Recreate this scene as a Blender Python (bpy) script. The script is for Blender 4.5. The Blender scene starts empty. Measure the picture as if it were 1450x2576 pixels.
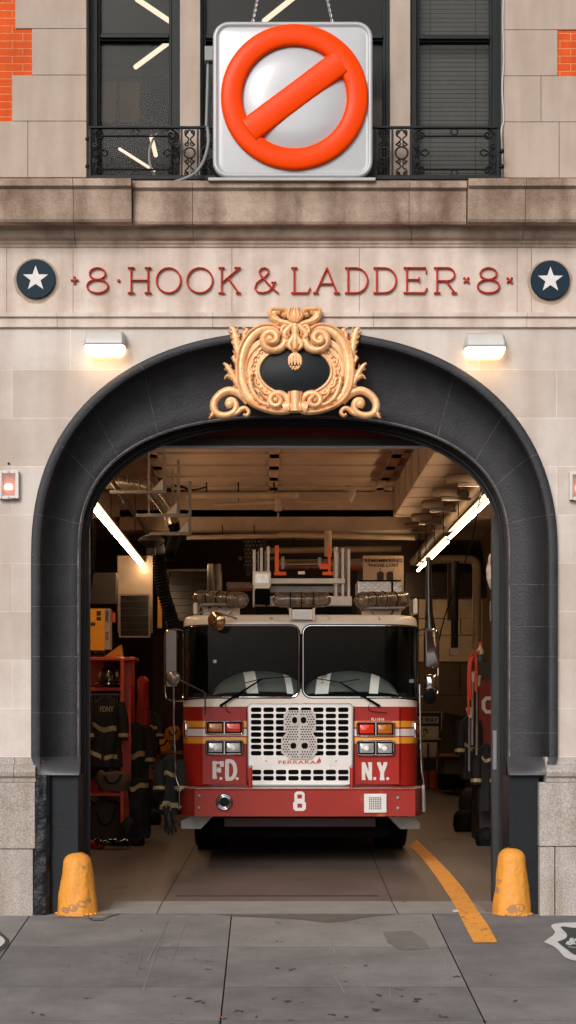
import bpy, math, random
from math import sin, cos, pi, radians as R
from mathutils import Vector, noise
random.seed(8)
S = bpy.context.scene
# ------------------------------------------------------------------ camera
D, F, VX, VY = 14.5, 4437.0, 671.0, 1810.0        # camera distance (m), focal length and vanishing point measured on the photograph
CX, CZ = -70/306, 490/306
cam = bpy.data.cameras.new("camera"); camo = bpy.data.objects.new("camera", cam); S.collection.objects.link(camo)
camo.location = (CX, -D, CZ); camo.rotation_euler = (pi/2, 0, 0)
cam.sensor_fit = 'HORIZONTAL'; cam.sensor_width = 36; cam.lens = 36*F/1450
cam.shift_x = (725-VX)/1450; cam.shift_y = (VY-1288)/1450
cam.clip_end = 3000; S.camera = camo
# ------------------------------------------------------------------ world, sun, exposure
W = bpy.data.worlds.new("World"); S.world = W; W.use_nodes = True
wt = W.node_tree; bg = wt.nodes['Background']
sky = wt.nodes.new('ShaderNodeTexSky'); sky.sky_type = 'NISHITA'; sky.sun_disc = False
SUN_EL, SUN_AZ = 28, 200
sky.sun_elevation = R(SUN_EL); sky.sun_rotation = R(SUN_AZ); sky.dust_density = 4; sky.air_density = 1.0
hs = wt.nodes.new('ShaderNodeHueSaturation'); hs.inputs['Saturation'].default_value = .22
wt.links.new(sky.outputs[0], hs.inputs['Color']); wt.links.new(hs.outputs[0], bg.inputs[0])
bg.inputs[1].default_value = .15
sl = bpy.data.lights.new("sun", 'SUN'); sl.energy = 1.9; sl.angle = R(20); sl.color = (1, .93, .86)
so = bpy.data.objects.new("sun", sl); S.collection.objects.link(so)
sd = Vector((sin(R(SUN_AZ))*cos(R(SUN_EL)), cos(R(SUN_AZ))*cos(R(SUN_EL)), sin(R(SUN_EL))))
so.rotation_euler = sd.to_track_quat('Z', 'Y').to_euler(); so.location = (0, -8, 14)
S.view_settings.view_transform = 'Standard'; S.view_settings.look = 'None'
S.view_settings.exposure = -0.28; S.view_settings.gamma = 1
# ------------------------------------------------------------------ measured positions
def X(px, Y=0): return CX+(px-VX)*(D+Y)/F
def Z(py, Y=0): return CZ+(VY-py)*(D+Y)/F
def P(px, py, Y=0): return Vector((X(px, Y), Y, Z(py, Y)))
FS, SS = .0225, .0823                               # slope of the garage floor and of the pavement
def floor_z(Y): return FS*Y if Y > 0 else SS*Y
def G(px, py):                                      # the spot on the ground seen at that place
    s = FS if py < 2300 else SS
    d = (CZ+s*D)/(s+(py-VY)/F)
    return Vector((CX+(px-VX)*d/F, d-D, s*(d-D)))
# ------------------------------------------------------------------ materials
MATS = {}
def srgb(r, g, b):
    f = lambda c: ((c/255+.055)/1.055)**2.4 if c > 10 else c/255/12.92
    return (f(r), f(g), f(b))
def mat(name, col, rough=.5, metal=0, var=.25, vs=6, bump=.0, bs=60, col2=None, coat=0, detail=6, stretch=None, spec=.5, spots=None):
    m = bpy.data.materials.new(name); m.use_nodes = True; t = m.node_tree; n = t.nodes; l = t.links
    b = n['Principled BSDF']; tc = n.new('ShaderNodeTexCoord'); mp = n.new('ShaderNodeMapping')
    l.new(tc.outputs['Object'], mp.inputs[0])
    if stretch: mp.inputs['Scale'].default_value = stretch
    no = n.new('ShaderNodeTexNoise'); no.inputs['Scale'].default_value = vs; no.inputs['Detail'].default_value = detail
    no.inputs['Roughness'].default_value = .65
    l.new(mp.outputs[0], no.inputs['Vector'])
    cr = n.new('ShaderNodeValToRGB'); cr.color_ramp.elements[0].position = .32; cr.color_ramp.elements[1].position = .68
    c2 = col2 or tuple(c*(1-var) for c in col)
    cr.color_ramp.elements[0].color = (*c2, 1); cr.color_ramp.elements[1].color = (*col, 1)
    l.new(no.outputs['Fac'], cr.inputs[0]); out = cr.outputs[0]
    if spots:                                       # (colour, scale, threshold)
        n2 = n.new('ShaderNodeTexNoise'); n2.inputs['Scale'].default_value = spots[1]; n2.inputs['Detail'].default_value = 8
        l.new(mp.outputs[0], n2.inputs['Vector'])
        r2 = n.new('ShaderNodeValToRGB'); r2.color_ramp.elements[0].position = spots[2]; r2.color_ramp.elements[1].position = spots[2]+.05
        l.new(n2.outputs['Fac'], r2.inputs[0])
        mx = n.new('ShaderNodeMix'); mx.data_type = 'RGBA'; l.new(r2.outputs[0], mx.inputs[0]); l.new(out, mx.inputs[6])
        mx.inputs[7].default_value = (*spots[0], 1); out = mx.outputs[2]
    l.new(out, b.inputs['Base Color'])
    b.inputs['Metallic'].default_value = metal; b.inputs['Coat Weight'].default_value = coat
    b.inputs['Specular IOR Level'].default_value = spec
    mr = n.new('ShaderNodeMapRange'); mr.inputs[3].default_value = max(0, rough-.08); mr.inputs[4].default_value = min(1, rough+.08)
    l.new(no.outputs['Fac'], mr.inputs[0]); l.new(mr.outputs[0], b.inputs['Roughness'])
    if bump:
        nb = n.new('ShaderNodeTexNoise'); nb.inputs['Scale'].default_value = bs; nb.inputs['Detail'].default_value = 5
        l.new(mp.outputs[0], nb.inputs['Vector'])
        bp = n.new('ShaderNodeBump'); bp.inputs['Strength'].default_value = bump; bp.inputs['Distance'].default_value = .01
        l.new(nb.outputs['Fac'], bp.inputs['Height']); l.new(bp.outputs[0], b.inputs['Normal'])
    m['out'] = 1
    return m
def stone(name, c1, c2, c3, row=.4, width=1.05, mortar=.004, mcol=(.62, .58, .54), bump=.25, zoff=0, xoff=0, streak=.35, speck=0, blockvar=.5, nsc=9):
    m = bpy.data.materials.new(name); m.use_nodes = True; t = m.node_tree; n = t.nodes; l = t.links; b = n['Principled BSDF']
    tc = n.new('ShaderNodeNewGeometry'); sx = n.new('ShaderNodeSeparateXYZ'); l.new(tc.outputs['Position'], sx.inputs[0])
    cb = n.new('ShaderNodeCombineXYZ')
    a1 = n.new('ShaderNodeMath'); a1.inputs[1].default_value = 50+xoff; l.new(sx.outputs[0], a1.inputs[0])
    a2 = n.new('ShaderNodeMath'); a2.inputs[1].default_value = row*40+zoff; l.new(sx.outputs[2], a2.inputs[0])
    l.new(a1.outputs[0], cb.inputs[0]); l.new(a2.outputs[0], cb.inputs[1])
    br = n.new('ShaderNodeTexBrick'); br.inputs['Scale'].default_value = 1; br.inputs['Mortar Size'].default_value = mortar
    br.inputs['Mortar Smooth'].default_value = .3; br.inputs['Brick Width'].default_value = width; br.inputs['Row Height'].default_value = row
    br.inputs['Color1'].default_value = (*c1, 1); br.inputs['Color2'].default_value = (*(c1[i]*(1-blockvar)+c2[i]*blockvar for i in range(3)), 1)
    br.inputs['Mortar'].default_value = (*mcol, 1); br.squash = 1; br.offset = .43
    l.new(cb.outputs[0], br.inputs['Vector'])
    no = n.new('ShaderNodeTexNoise'); no.inputs['Scale'].default_value = 2.2; no.inputs['Detail'].default_value = 9; no.inputs['Roughness'].default_value = .7
    l.new(tc.outputs['Position'], no.inputs['Vector'])
    mpv = n.new('ShaderNodeMapping'); mpv.inputs['Scale'].default_value = (1, 1, .12); l.new(tc.outputs['Position'], mpv.inputs[0])
    nv = n.new('ShaderNodeTexNoise'); nv.inputs['Scale'].default_value = nsc; nv.inputs['Detail'].default_value = 6; l.new(mpv.outputs[0], nv.inputs['Vector'])
    ad = n.new('ShaderNodeMath'); ad.operation = 'MULTIPLY'; l.new(no.outputs[0], ad.inputs[0]); l.new(nv.outputs[0], ad.inputs[1])
    cr = n.new('ShaderNodeValToRGB'); cr.color_ramp.elements[0].position = .14; cr.color_ramp.elements[1].position = .32
    cr.color_ramp.elements[0].color = (streak,)*3+(1,); cr.color_ramp.elements[1].color = (0, 0, 0, 1); l.new(ad.outputs[0], cr.inputs[0])
    mx = n.new('ShaderNodeMix'); mx.data_type = 'RGBA'; l.new(cr.outputs[0], mx.inputs[0]); l.new(br.outputs[0], mx.inputs[6]); mx.inputs[7].default_value = (*c3, 1)
    out = mx.outputs[2]
    nf = n.new('ShaderNodeTexNoise'); nf.inputs['Scale'].default_value = 90; nf.inputs['Detail'].default_value = 6; l.new(tc.outputs['Position'], nf.inputs['Vector'])
    if speck:
        r3 = n.new('ShaderNodeValToRGB'); r3.color_ramp.elements[0].position = .40; r3.color_ramp.elements[1].position = .60
        r3.color_ramp.elements[0].color = (1-speck,)*3+(1,); r3.color_ramp.elements[1].color = (1.1, 1.1, 1.1, 1); l.new(nf.outputs[0], r3.inputs[0])
        m2 = n.new('ShaderNodeMix'); m2.data_type = 'RGBA'; m2.blend_type = 'MULTIPLY'; m2.inputs[0].default_value = 1; l.new(out, m2.inputs[6]); l.new(r3.outputs[0], m2.inputs[7]); out = m2.outputs[2]
    l.new(out, b.inputs['Base Color']); b.inputs['Roughness'].default_value = .85; b.inputs['Specular IOR Level'].default_value = .3
    bp = n.new('ShaderNodeBump'); bp.inputs['Strength'].default_value = bump; bp.inputs['Distance'].default_value = .006
    sm = n.new('ShaderNodeMath'); sm.operation = 'SUBTRACT'; l.new(nf.outputs[0], sm.inputs[0]); l.new(br.outputs['Fac'], sm.inputs[1])
    l.new(sm.outputs[0], bp.inputs['Height']); l.new(bp.outputs[0], b.inputs['Normal'])
    return m
def emit(name, col, s, var=0):
    m = bpy.data.materials.new(name); m.use_nodes = True; n = m.node_tree.nodes; b = n['Principled BSDF']
    b.inputs['Base Color'].default_value = (*col, 1); b.inputs['Emission Color'].default_value = (*col, 1); b.inputs['Emission Strength'].default_value = s
    return m
def glass(name, tint=(.6, .62, .62), rough=.02, ior=1.5, dirt=0, wavy=0, refl=1.0):
    m = bpy.data.materials.new(name); m.use_nodes = True; t = m.node_tree; n = t.nodes; l = t.links; n.remove(n['Principled BSDF'])
    tr = n.new('ShaderNodeBsdfTransparent'); tr.inputs[0].default_value = (*tint, 1)
    gl = n.new('ShaderNodeBsdfGlossy'); gl.inputs['Roughness'].default_value = rough; gl.inputs[0].default_value = (1, 1, 1, 1)
    fr = n.new('ShaderNodeFresnel'); fr.inputs[0].default_value = ior
    mu = n.new('ShaderNodeMath'); mu.operation = 'MULTIPLY'; mu.inputs[1].default_value = refl; l.new(fr.outputs[0], mu.inputs[0])
    mx = n.new('ShaderNodeMixShader'); l.new(mu.outputs[0], mx.inputs[0]); l.new(tr.outputs[0], mx.inputs[1]); l.new(gl.outputs[0], mx.inputs[2])
    out = mx.outputs[0]
    if dirt:
        df = n.new('ShaderNodeBsdfDiffuse'); df.inputs[0].default_value = (.5, .45, .4, 1)
        no = n.new('ShaderNodeTexNoise'); no.inputs['Scale'].default_value = 3; no.inputs['Detail'].default_value = 8
        tc = n.new('ShaderNodeTexCoord'); l.new(tc.outputs['Object'], no.inputs['Vector'])
        m2 = n.new('ShaderNodeMath'); m2.operation = 'MULTIPLY'; m2.inputs[1].default_value = dirt; l.new(no.outputs[0], m2.inputs[0])
        mx2 = n.new('ShaderNodeMixShader'); l.new(m2.outputs[0], mx2.inputs[0]); l.new(out, mx2.inputs[1]); l.new(df.outputs[0], mx2.inputs[2]); out = mx2.outputs[0]
    if wavy:
        no = n.new('ShaderNodeTexNoise'); no.inputs['Scale'].default_value = 1.3; tc = n.new('ShaderNodeTexCoord'); l.new(tc.outputs['Object'], no.inputs['Vector'])
        bp = n.new('ShaderNodeBump'); bp.inputs['Strength'].default_value = wavy; bp.inputs['Distance'].default_value = .05; l.new(no.outputs[0], bp.inputs['Height']); l.new(bp.outputs[0], gl.inputs['Normal'])
    l.new(out, n['Material Output'].inputs[0])
    return m
# ------------------------------------------------------------------ mesh collector
class MB:
    def __init__(s): s.v = []; s.f = []
    def quad(s, a, b, c, d): i = len(s.v); s.v += [tuple(a), tuple(b), tuple(c), tuple(d)]; s.f.append((i, i+1, i+2, i+3)); return s
    def poly(s, pts): i = len(s.v); s.v += [tuple(p) for p in pts]; s.f.append(tuple(range(i, i+len(pts)))); return s
    def box(s, x0, x1, y0, y1, z0, z1):
        if x0 > x1: x0, x1 = x1, x0
        if y0 > y1: y0, y1 = y1, y0
        if z0 > z1: z0, z1 = z1, z0
        i = len(s.v); s.v += [(x0,y0,z0),(x1,y0,z0),(x1,y1,z0),(x0,y1,z0),(x0,y0,z1),(x1,y0,z1),(x1,y1,z1),(x0,y1,z1)]
        s.f += [(i,i+3,i+2,i+1),(i+4,i+5,i+6,i+7),(i,i+1,i+5,i+4),(i+1,i+2,i+6,i+5),(i+2,i+3,i+7,i+6),(i+3,i,i+4,i+7)]
        return s
    def bp(s, px0, px1, py0, py1, Y, Y1):            # box whose front face is seen at px, py when standing at depth Y
        return s.box(X(px0, Y), X(px1, Y), Y, Y1, Z(py0, Y), Z(py1, Y))
    def loft(s, rings, closed=False, cap=False):
        n = len(rings[0]); b = len(s.v)
        for r in rings: s.v += [tuple(p) for p in r]
        for i in range(len(rings)-1):
            for j in range(n if closed else n-1):
                k = (j+1) % n
                s.f.append((b+i*n+j, b+i*n+k, b+(i+1)*n+k, b+(i+1)*n+j))
        if cap:
            s.f.append(tuple(b+j for j in range(n))[::-1]); e = b+(len(rings)-1)*n; s.f.append(tuple(e+j for j in range(n)))
        return s
    def tube(s, path, r, seg=10, cap=True):
        path = [Vector(p) for p in path]; rings = []; up = None
        for i, p in enumerate(path):
            t = (path[min(i+1, len(path)-1)]-path[max(i-1, 0)]); t = t.normalized() if t.length > 1e-9 else Vector((0, 0, 1))
            if up is None: up = Vector((0, 0, 1)) if abs(t.z) < .9 else Vector((0, 1, 0))
            a = t.cross(up).normalized(); up = a.cross(t).normalized(); rr = r[i] if isinstance(r, (list, tuple)) else r
            rings.append([p+(a*cos(2*pi*k/seg)+up*sin(2*pi*k/seg))*rr for k in range(seg)])
        return s.loft(rings, True, cap)
    def lathe(s, c, prof, seg=24, axis='z', jit=0, sx=1, sy=1):
        c = Vector(c); rings = []
        for r, h in prof:
            ring = []
            for k in range(seg):
                a = 2*pi*k/seg; rr = r
                if jit: rr *= 1+jit*(noise.noise(Vector((cos(a)*2.2, sin(a)*2.2, h*7+c.x))))
                u, w = rr*cos(a)*sx, rr*sin(a)*sy
                ring.append(c+(Vector((u, w, h)) if axis == 'z' else Vector((u, -h, w)) if axis == 'y' else Vector((h, u, w))))
            rings.append(ring)
        return s.loft(rings, True, True)
    def prism(s, pts, Y0, Y1):                       # pts = (x, z) outline, front face at Y0
        n = len(pts); b = len(s.v)
        s.v += [(x, Y0, z) for x, z in pts]+[(x, Y1, z) for x, z in pts]
        s.f.append(tuple(range(b, b+n))); s.f.append(tuple(range(b+2*n-1, b+n-1, -1)))
        for i in range(n): j = (i+1) % n; s.f.append((b+i, b+n+i, b+n+j, b+j))
        return s
    def sweep(s, pts, w, h, flat=False, n=7, Y=0):   # raised band in a plane that faces the street; pts = Vectors, w, h = numbers or f(t)
        rings = []; N = len(pts); wf = w if callable(w) else (lambda t: w); hf = h if callable(h) else (lambda t: h)
        for i, p in enumerate(pts):
            a, b = pts[max(i-1, 0)], pts[min(i+1, N-1)]; t = Vector((b[0]-a[0], 0, b[2]-a[2]))
            t = t.normalized() if t.length > 1e-9 else Vector((1, 0, 0)); nn = Vector((-t.z, 0, t.x)); u = i/(N-1) if N > 1 else 0
            ww, hh = wf(u), hf(u); p = Vector(p)
            if flat: ring = [p+nn*ww, p+nn*ww+Vector((0, -hh, 0)), p-nn*ww+Vector((0, -hh, 0)), p-nn*ww]
            else: ring = [p+nn*ww*cos(pi*k/(n-1))+Vector((0, -hh*sin(pi*k/(n-1)), 0)) for k in range(n)]
            rings.append(ring)
        s.loft(rings, False, False)
        for r in (rings[0], rings[-1]): s.poly(r)
        return s
    def blob(s, c, rx, ry, rz, seg=12, rn=8, jit=0, jf=3):
        c = Vector(c); b = len(s.v)
        rings = []
        for i in range(rn+1):
            th = pi*i/rn; ring = []
            for k in range(seg):
                a = 2*pi*k/seg; d = Vector((sin(th)*cos(a), sin(th)*sin(a), cos(th)))
                q = 1+(jit*noise.noise(d*jf+c*3.1) if jit else 0)
                ring.append(c+Vector((d.x*rx*q, d.y*ry*q, d.z*rz*q)))
            rings.append(ring)
        return s.loft(rings, True, False)
    def build(s, name, m, parent=None, smooth=False, bevel=0, angle=40, **tags):
        me = bpy.data.meshes.new(name)
        if parent is not None: org = Vector(parent['_o'])
        else:
            xs = [p[0] for p in s.v]; ys = [p[1] for p in s.v]; zs = [p[2] for p in s.v]
            org = Vector(((min(xs)+max(xs))/2, (min(ys)+max(ys))/2, min(zs)))
        me.from_pydata([tuple(Vector(p)-org) for p in s.v], [], s.f); me.validate()
        me.materials.append(m)
        o = bpy.data.objects.new(name, me); S.collection.objects.link(o); o['_o'] = tuple(org)
        if parent is not None: o.parent = parent
        else: o.location = org
        import bmesh
        bm = bmesh.new(); bm.from_mesh(me); bmesh.ops.remove_doubles(bm, verts=bm.verts, dist=1e-5); bmesh.ops.recalc_face_normals(bm, faces=bm.faces); bm.to_mesh(me); bm.free()
        if smooth:
            me.polygons.foreach_set('use_smooth', [True]*len(me.polygons))
            try: me.set_sharp_from_angle(angle=R(angle))
            except Exception: pass
        if bevel:
            bv = o.modifiers.new("bevel", 'BEVEL'); bv.width = bevel; bv.segments = 2; bv.limit_method = 'ANGLE'; bv.angle_limit = R(35)
        for k, v in tags.items(): o[k] = v
        return o
def thing(name, loc, label, category, group=None):
    o = bpy.data.objects.new(name, None); S.collection.objects.link(o); o.location = loc; o.empty_display_size = .1
    o['_o'] = tuple(loc); o['label'] = label; o['category'] = category
    if group: o['group'] = group
    return o
def bez(pts, n=8):                                   # smooth curve through points
    pts = [Vector(p) for p in pts]; out = []
    for i in range(len(pts)-1):
        p0, p1, p2, p3 = pts[max(i-1, 0)], pts[i], pts[i+1], pts[min(i+2, len(pts)-1)]
        for k in range(n):
            t = k/n; out.append(.5*((2*p1)+(p2-p0)*t+(2*p0-5*p1+4*p2-p3)*t*t+(3*p1-p0-3*p2+p3)*t**3))
    return out+[pts[-1]]
def text(mb, s, px0, px1, py0, py1, Y, depth, bold=0, spacing=1.0, rot=0):
    cu = bpy.data.curves.new("writing", 'FONT'); cu.body = s; cu.extrude = .02; cu.offset = bold; cu.space_character = spacing; cu.resolution_u = 3
    o = bpy.data.objects.new("writing", cu); S.collection.objects.link(o); bpy.context.view_layer.update()
    me = bpy.data.meshes.new_from_object(o.evaluated_get(bpy.context.evaluated_depsgraph_get()))
    vs = [v.co.copy() for v in me.vertices]; fs = [tuple(p.vertices) for p in me.polygons]
    bpy.data.objects.remove(o); bpy.data.curves.remove(cu); bpy.data.meshes.remove(me)
    if rot: vs = [Vector((v.y, -v.x, v.z)) if rot < 0 else Vector((v.y, -v.x, v.z)) for v in vs]
    x0 = min(v.x for v in vs); x1 = max(v.x for v in vs); y0 = min(v.y for v in vs); y1 = max(v.y for v in vs)
    A, B = P(px0, py1, Y), P(px1, py0, Y); b = len(mb.v)
    for v in vs:
        mb.v.append((A.x+(v.x-x0)/(x1-x0)*(B.x-A.x), Y-(depth if v.z > 0 else 0), A.z+(v.y-y0)/(y1-y0)*(B.z-A.z)))
    mb.f += [tuple(b+i for i in f) for f in fs]
    return mb
def arc(cx, cy, rx, ry, a0, a1, n=16): return [(cx+rx*cos(R(a0+(a1-a0)*i/n)), cy+ry*sin(R(a0+(a1-a0)*i/n))) for i in range(n+1)]
# strokes of the incised style capitals: u, v in 0..1; third entry: relative width
LET = {
 'H': [[(.14,0),(.14,1)], [(.86,0),(.86,1)], [(.14,.5),(.86,.5)], [(.0,0),(.28,0)], [(.0,1),(.28,1)], [(.72,0),(1,0)], [(.72,1),(1,1)]],
 'O': [arc(.5,.5,.5,.5,0,360,28)],
 'K': [[(.14,0),(.14,1)], [(0,0),(.28,0)], [(0,1),(.28,1)], [(.92,.98),(.17,.42)], [(.42,.6),(.9,.02)], [(.78,0),(1,0)], [(.72,1),(1,1)]],
 '&': [[(1,0),(.72,.22),(.30,.68),(.22,.84),(.3,.97),(.45,1),(.6,.93),(.6,.8),(.48,.66),(.12,.4),(.04,.2),(.14,.04),(.36,0),(.6,.06),(.76,.2),(.84,.4)], [(.72,.42),(.92,.42)]],
 'L': [[(.16,0),(.16,1)], [(0,1),(.32,1)], [(0,0),(.86,0),(1,.2)]],
 'A': [[(.1,0),(.52,1)], [(.52,1),(.9,0)], [(.24,.36),(.76,.36)], [(0,0),(.2,0)], [(.78,0),(1,0)]],
 'D': [[(.14,0),(.14,1)], [(0,1),(.45,1)]+arc(.45,.5,.52,.5,90,-90,16)+[(.45,0),(0,0)]],
 'E': [[(.14,0),(.14,1)], [(0,1),(.94,1),(.97,.8)], [(.14,.53),(.66,.53)], [(.66,.44),(.66,.62)], [(0,0),(.88,0),(1,.18)]],
 'R': [[(.14,0),(.14,1)], [(0,0),(.28,0)], [(0,1),(.55,1)]+arc(.58,.74,.32,.26,90,-90,12)+[(.5,.48),(.14,.48)], [(.52,.48),(.9,.02)], [(.76,0),(1,0)]],
 '8': [arc(.5,.77,.36,.23,-90,270,24), arc(.5,.27,.48,.27,90,450,24)],
 'F': [[(.2,0),(.2,1)], [(0,0.09),(.45,.09)], [(0,.91),(1,.91)], [(.94,1),(.94,.68)], [(.2,.5),(.7,.5)], [(.68,.36),(.68,.64)]],
 'N': [[(.16,0),(.16,1)], [(.84,0),(.84,1)], [(.16,.96),(.84,.04)], [(0,.06),(.36,.06)], [(0,.94),(.24,.94)], [(.62,.94),(1,.94)]],
 'Y': [[(.5,0),(.5,.45)], [(.5,.45),(.14,.95)], [(.5,.45),(.86,.95)], [(.26,.06),(.74,.06)], [(-.02,.94),(.36,.94)], [(.66,.94),(1.02,.94)]],
 '.': [[(.1,.08),(.9,.08)]],
}
def letter(mb, ch, px0, px1, py0, py1, Y, w, h, flat=False):
    for i_, st in enumerate(LET[ch]):
        mb.sweep([P(px0+(px1-px0)*u, py1+(py0-py1)*v, Y) for u, v in st], w*(.62 if flat and abs(st[0][1]-st[-1][1]) < .05 and len(st) == 2 else 1), h+i_*.0009, flat)
    return mb
# ------------------------------------------------------------------ shared materials
LIME = stone('limestone', srgb(203,193,187), srgb(176,162,152), srgb(158,138,124), row=.398, width=1.12, mortar=.0032, mcol=srgb(222,212,202), zoff=-.1, streak=.5, blockvar=.75, nsc=4, bump=.4)
LIMEF = stone('limestone_frieze', srgb(208,194,184), srgb(202,186,176), srgb(160,138,124), row=30, width=60, mortar=0, streak=.7, blockvar=.3, nsc=5)
LIMEU = stone('limestone_quoin', srgb(178,162,150), srgb(166,150,138), srgb(150,130,114), row=30, width=60, mortar=0, streak=.5, blockvar=.3)
CORN = stone('weathered_cornice', srgb(182,162,146), srgb(164,142,126), srgb(110,88,74), row=30, width=60, mortar=0, streak=1.0, bump=.7, blockvar=.5, speck=.12, nsc=4)
BEDM = stone('bed_moulding_stone', srgb(196,176,160), srgb(180,158,142), srgb(120,98,84), row=30, width=60, mortar=0, streak=.8, bump=.4, blockvar=.5, nsc=5)
GRAN = stone('granite', srgb(178,170,164), srgb(168,160,154), srgb(140,124,110), row=30, width=60, mortar=0, streak=.6, speck=.3, bump=.5)
LIMEW = mat('pale_window_trim', srgb(150,142,132), .8)
MORT = mat('mortar', srgb(150,134,120), .9)
BRICK = stone('orange_brick', srgb(214,86,28), srgb(196,70,22), srgb(140,58,30), row=.0625, width=.205, mortar=.004, mcol=srgb(214,140,104), streak=.35, bump=.5)
BLACKP = mat('black_paint', srgb(46,46,50), .55, var=.4, vs=5, bump=.4, bs=50, spec=.35, spots=(srgb(74,72,74), 14, .73), stretch=(1, 1, 1))
BLACKR = mat('rough_black_paint', srgb(20,22,26), .4, var=.3, vs=8, bump=.9, bs=22, spec=.3)
BLACKF = mat('flat_black_paint', srgb(26,30,34), .5, var=.25, vs=3, bump=.2, spec=.2)
FRAME = mat('dark_frame_paint', srgb(34,32,33), .5, var=.35, vs=20, bump=.2, stretch=(1, 1, .1), spec=.25)
GREEN = mat('dark_green_frame', srgb(15,24,24), .45, var=.2, spec=.2)
GOLD = mat('gold_paint', srgb(246,200,152), .34, metal=.12, var=.2, vs=12, bump=.25, bs=45, col2=srgb(222,164,110), spots=(srgb(110,80,54), 22, .74))
RED = mat('red_letter_paint', srgb(206,58,36), .5, var=.3, vs=20, spots=(srgb(150,120,108), 30, .72))
NAVY = mat('navy_enamel', srgb(12,38,54), .6, var=.25, vs=8, spec=.2)
STARW = mat('white_star_paint', srgb(214,210,208), .6, var=.12, vs=30)
IRON = mat('black_iron', srgb(16,16,19), .5, var=.3, vs=12, bump=.2, spec=.25)
STEEL = mat('grey_steel', srgb(150,146,142), .42, metal=.3, var=.3, vs=8)
CHROME = mat('chrome', srgb(225,225,228), .08, metal=1, var=.08)
RUBBER = mat('black_rubber', srgb(12,12,13), .7, var=.2, spec=.2)
CONC = mat('pavement_concrete', srgb(132,128,127), .82, var=.42, vs=1.7, bump=.5, bs=120, detail=14, spots=(srgb(74,70,68), 5, .70))
CONCL = mat('pale_threshold_concrete', srgb(150,146,142), .75, var=.25, vs=3, bump=.25, bs=90, detail=9)
GAR = mat('garage_floor_concrete', srgb(104,92,86), .5, var=.35, vs=1.4, bump=.15, bs=60, detail=9, spots=(srgb(66,58,54), 1.7, .66))
DARKG = mat('joint_dirt', srgb(46,42,40), .95)
ASPH = mat('asphalt', srgb(62,62,64), .9, var=.3, vs=14, bump=.6, bs=140)
CREAM = mat('cream_ceiling_paint', srgb(170,150,130), .65, var=.35, vs=1.6, bump=.8, bs=5)
CREAMP = mat('cream_pipe_paint', srgb(176,158,136), .55, var=.25, vs=5, bump=.15)
TIN = mat('dull_sheet_metal', srgb(226,204,170), .4, metal=.15, var=.3, vs=2.2, bump=.25, bs=3)
TUBE = emit('lamp_tube_glow', (1, .66, .38), 55)
WARMW = emit('warm_window_tube', (1, .80, .62), 3.0)
# ================================================================== GROUND
road = MB().box(-60, 60, -60, -3.67, -.62, -.46).build('road', ASPH, kind='structure')
cols = [X(78+505*k) for k in range(-6, 10)]; rows = [0, -1.283, -2.566, -3.475]
C2 = mat('pavement_concrete_pale', srgb(144,139,136), .82, var=.4, vs=1.4, bump=.5, bs=120, detail=14, spots=(srgb(84,80,78), 4, .68))
C3 = mat('pavement_concrete_dark', srgb(122,119,120), .82, var=.42, vs=2.2, bump=.5, bs=130, detail=14, spots=(srgb(74,72,72), 6, .69))
pvs = [MB(), MB(), MB()]
tone = {(6,0):0, (6,1):2, (6,2):0, (7,0):1, (7,1):0, (7,2):2, (8,0):2, (8,1):2, (8,2):0}
for i in range(len(cols)-1):
    for j in range(3):
        a, b, y1, y0 = cols[i]+.005, cols[i+1]-.005, rows[j]-.003, rows[j+1]+.003
        pvs[tone.get((i, j), (i*2+j) % 3)].loft([[(a, y0, SS*y0), (b, y0, SS*y0)], [(a, y1, SS*y1), (b, y1, SS*y1)]])
for pm, mm in zip(pvs, (CONC, C2, C3)): pm.build('pavement', mm, kind='structure')
MB().quad((-30, -3.48, SS*-3.48-.02), (30, -3.48, SS*-3.48-.02), (30, .02, -.02), (-30, .02, -.02)).build('pavement_base', DARKG, kind='structure')
kb = MB()
for i in range(len(cols)-1): kb.box(cols[i]+.004, cols[i+1]-.004, -3.66, -3.480, -.6, SS*-3.48+.003)
kb.build('kerb', CONC, kind='structure', bevel=.012)
# garage floor, threshold slabs
gf = MB()
jl, jr = (G(393, 2299.5), G(479, 2149)), (G(1001, 2299.5), G(939.6, 2159))
def lx(j, Y): a, b = j; return a.x+(b.x-a.x)*(Y-a.y)/(b.y-a.y)
Ys = [.842, 3, 6, 9.5, 20]
def flo(f0, f1, m, Ylist):
    m.loft([[(f0(Y), Y, FS*Y), (f1(Y), Y, FS*Y)] for Y in Ylist])
flo(lambda Y: -3.9, lambda Y: lx(jl, min(Y, 9))-.004, gf, Ys)
flo(lambda Y: lx(jl, min(Y, 9))+.004, lambda Y: lx(jr, min(Y, 9))-.004, gf, Ys)
flo(lambda Y: lx(jr, min(Y, 9))+.004, lambda Y: 3.9, gf, Ys)
gf.build('garage_floor', GAR, kind='structure')
th = MB()
xs = [G(210, 2285).x, lx(jl, .4), lx(jr, .4), G(1250, 2285).x]
for i in range(3): th.loft([[(xs[i]+.004, Y, FS*Y+.001), (xs[i+1]-.004, Y, FS*Y+.001)] for Y in (.006, .836)])
th.build('threshold', CONCL, kind='structure')
MB().quad((-3.9, .0, -.02), (3.9, .0, -.02), (3.9, 20, 20*FS-.02), (-3.9, 20, 20*FS-.02)).build('floor_base', DARKG, kind='structure')
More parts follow.
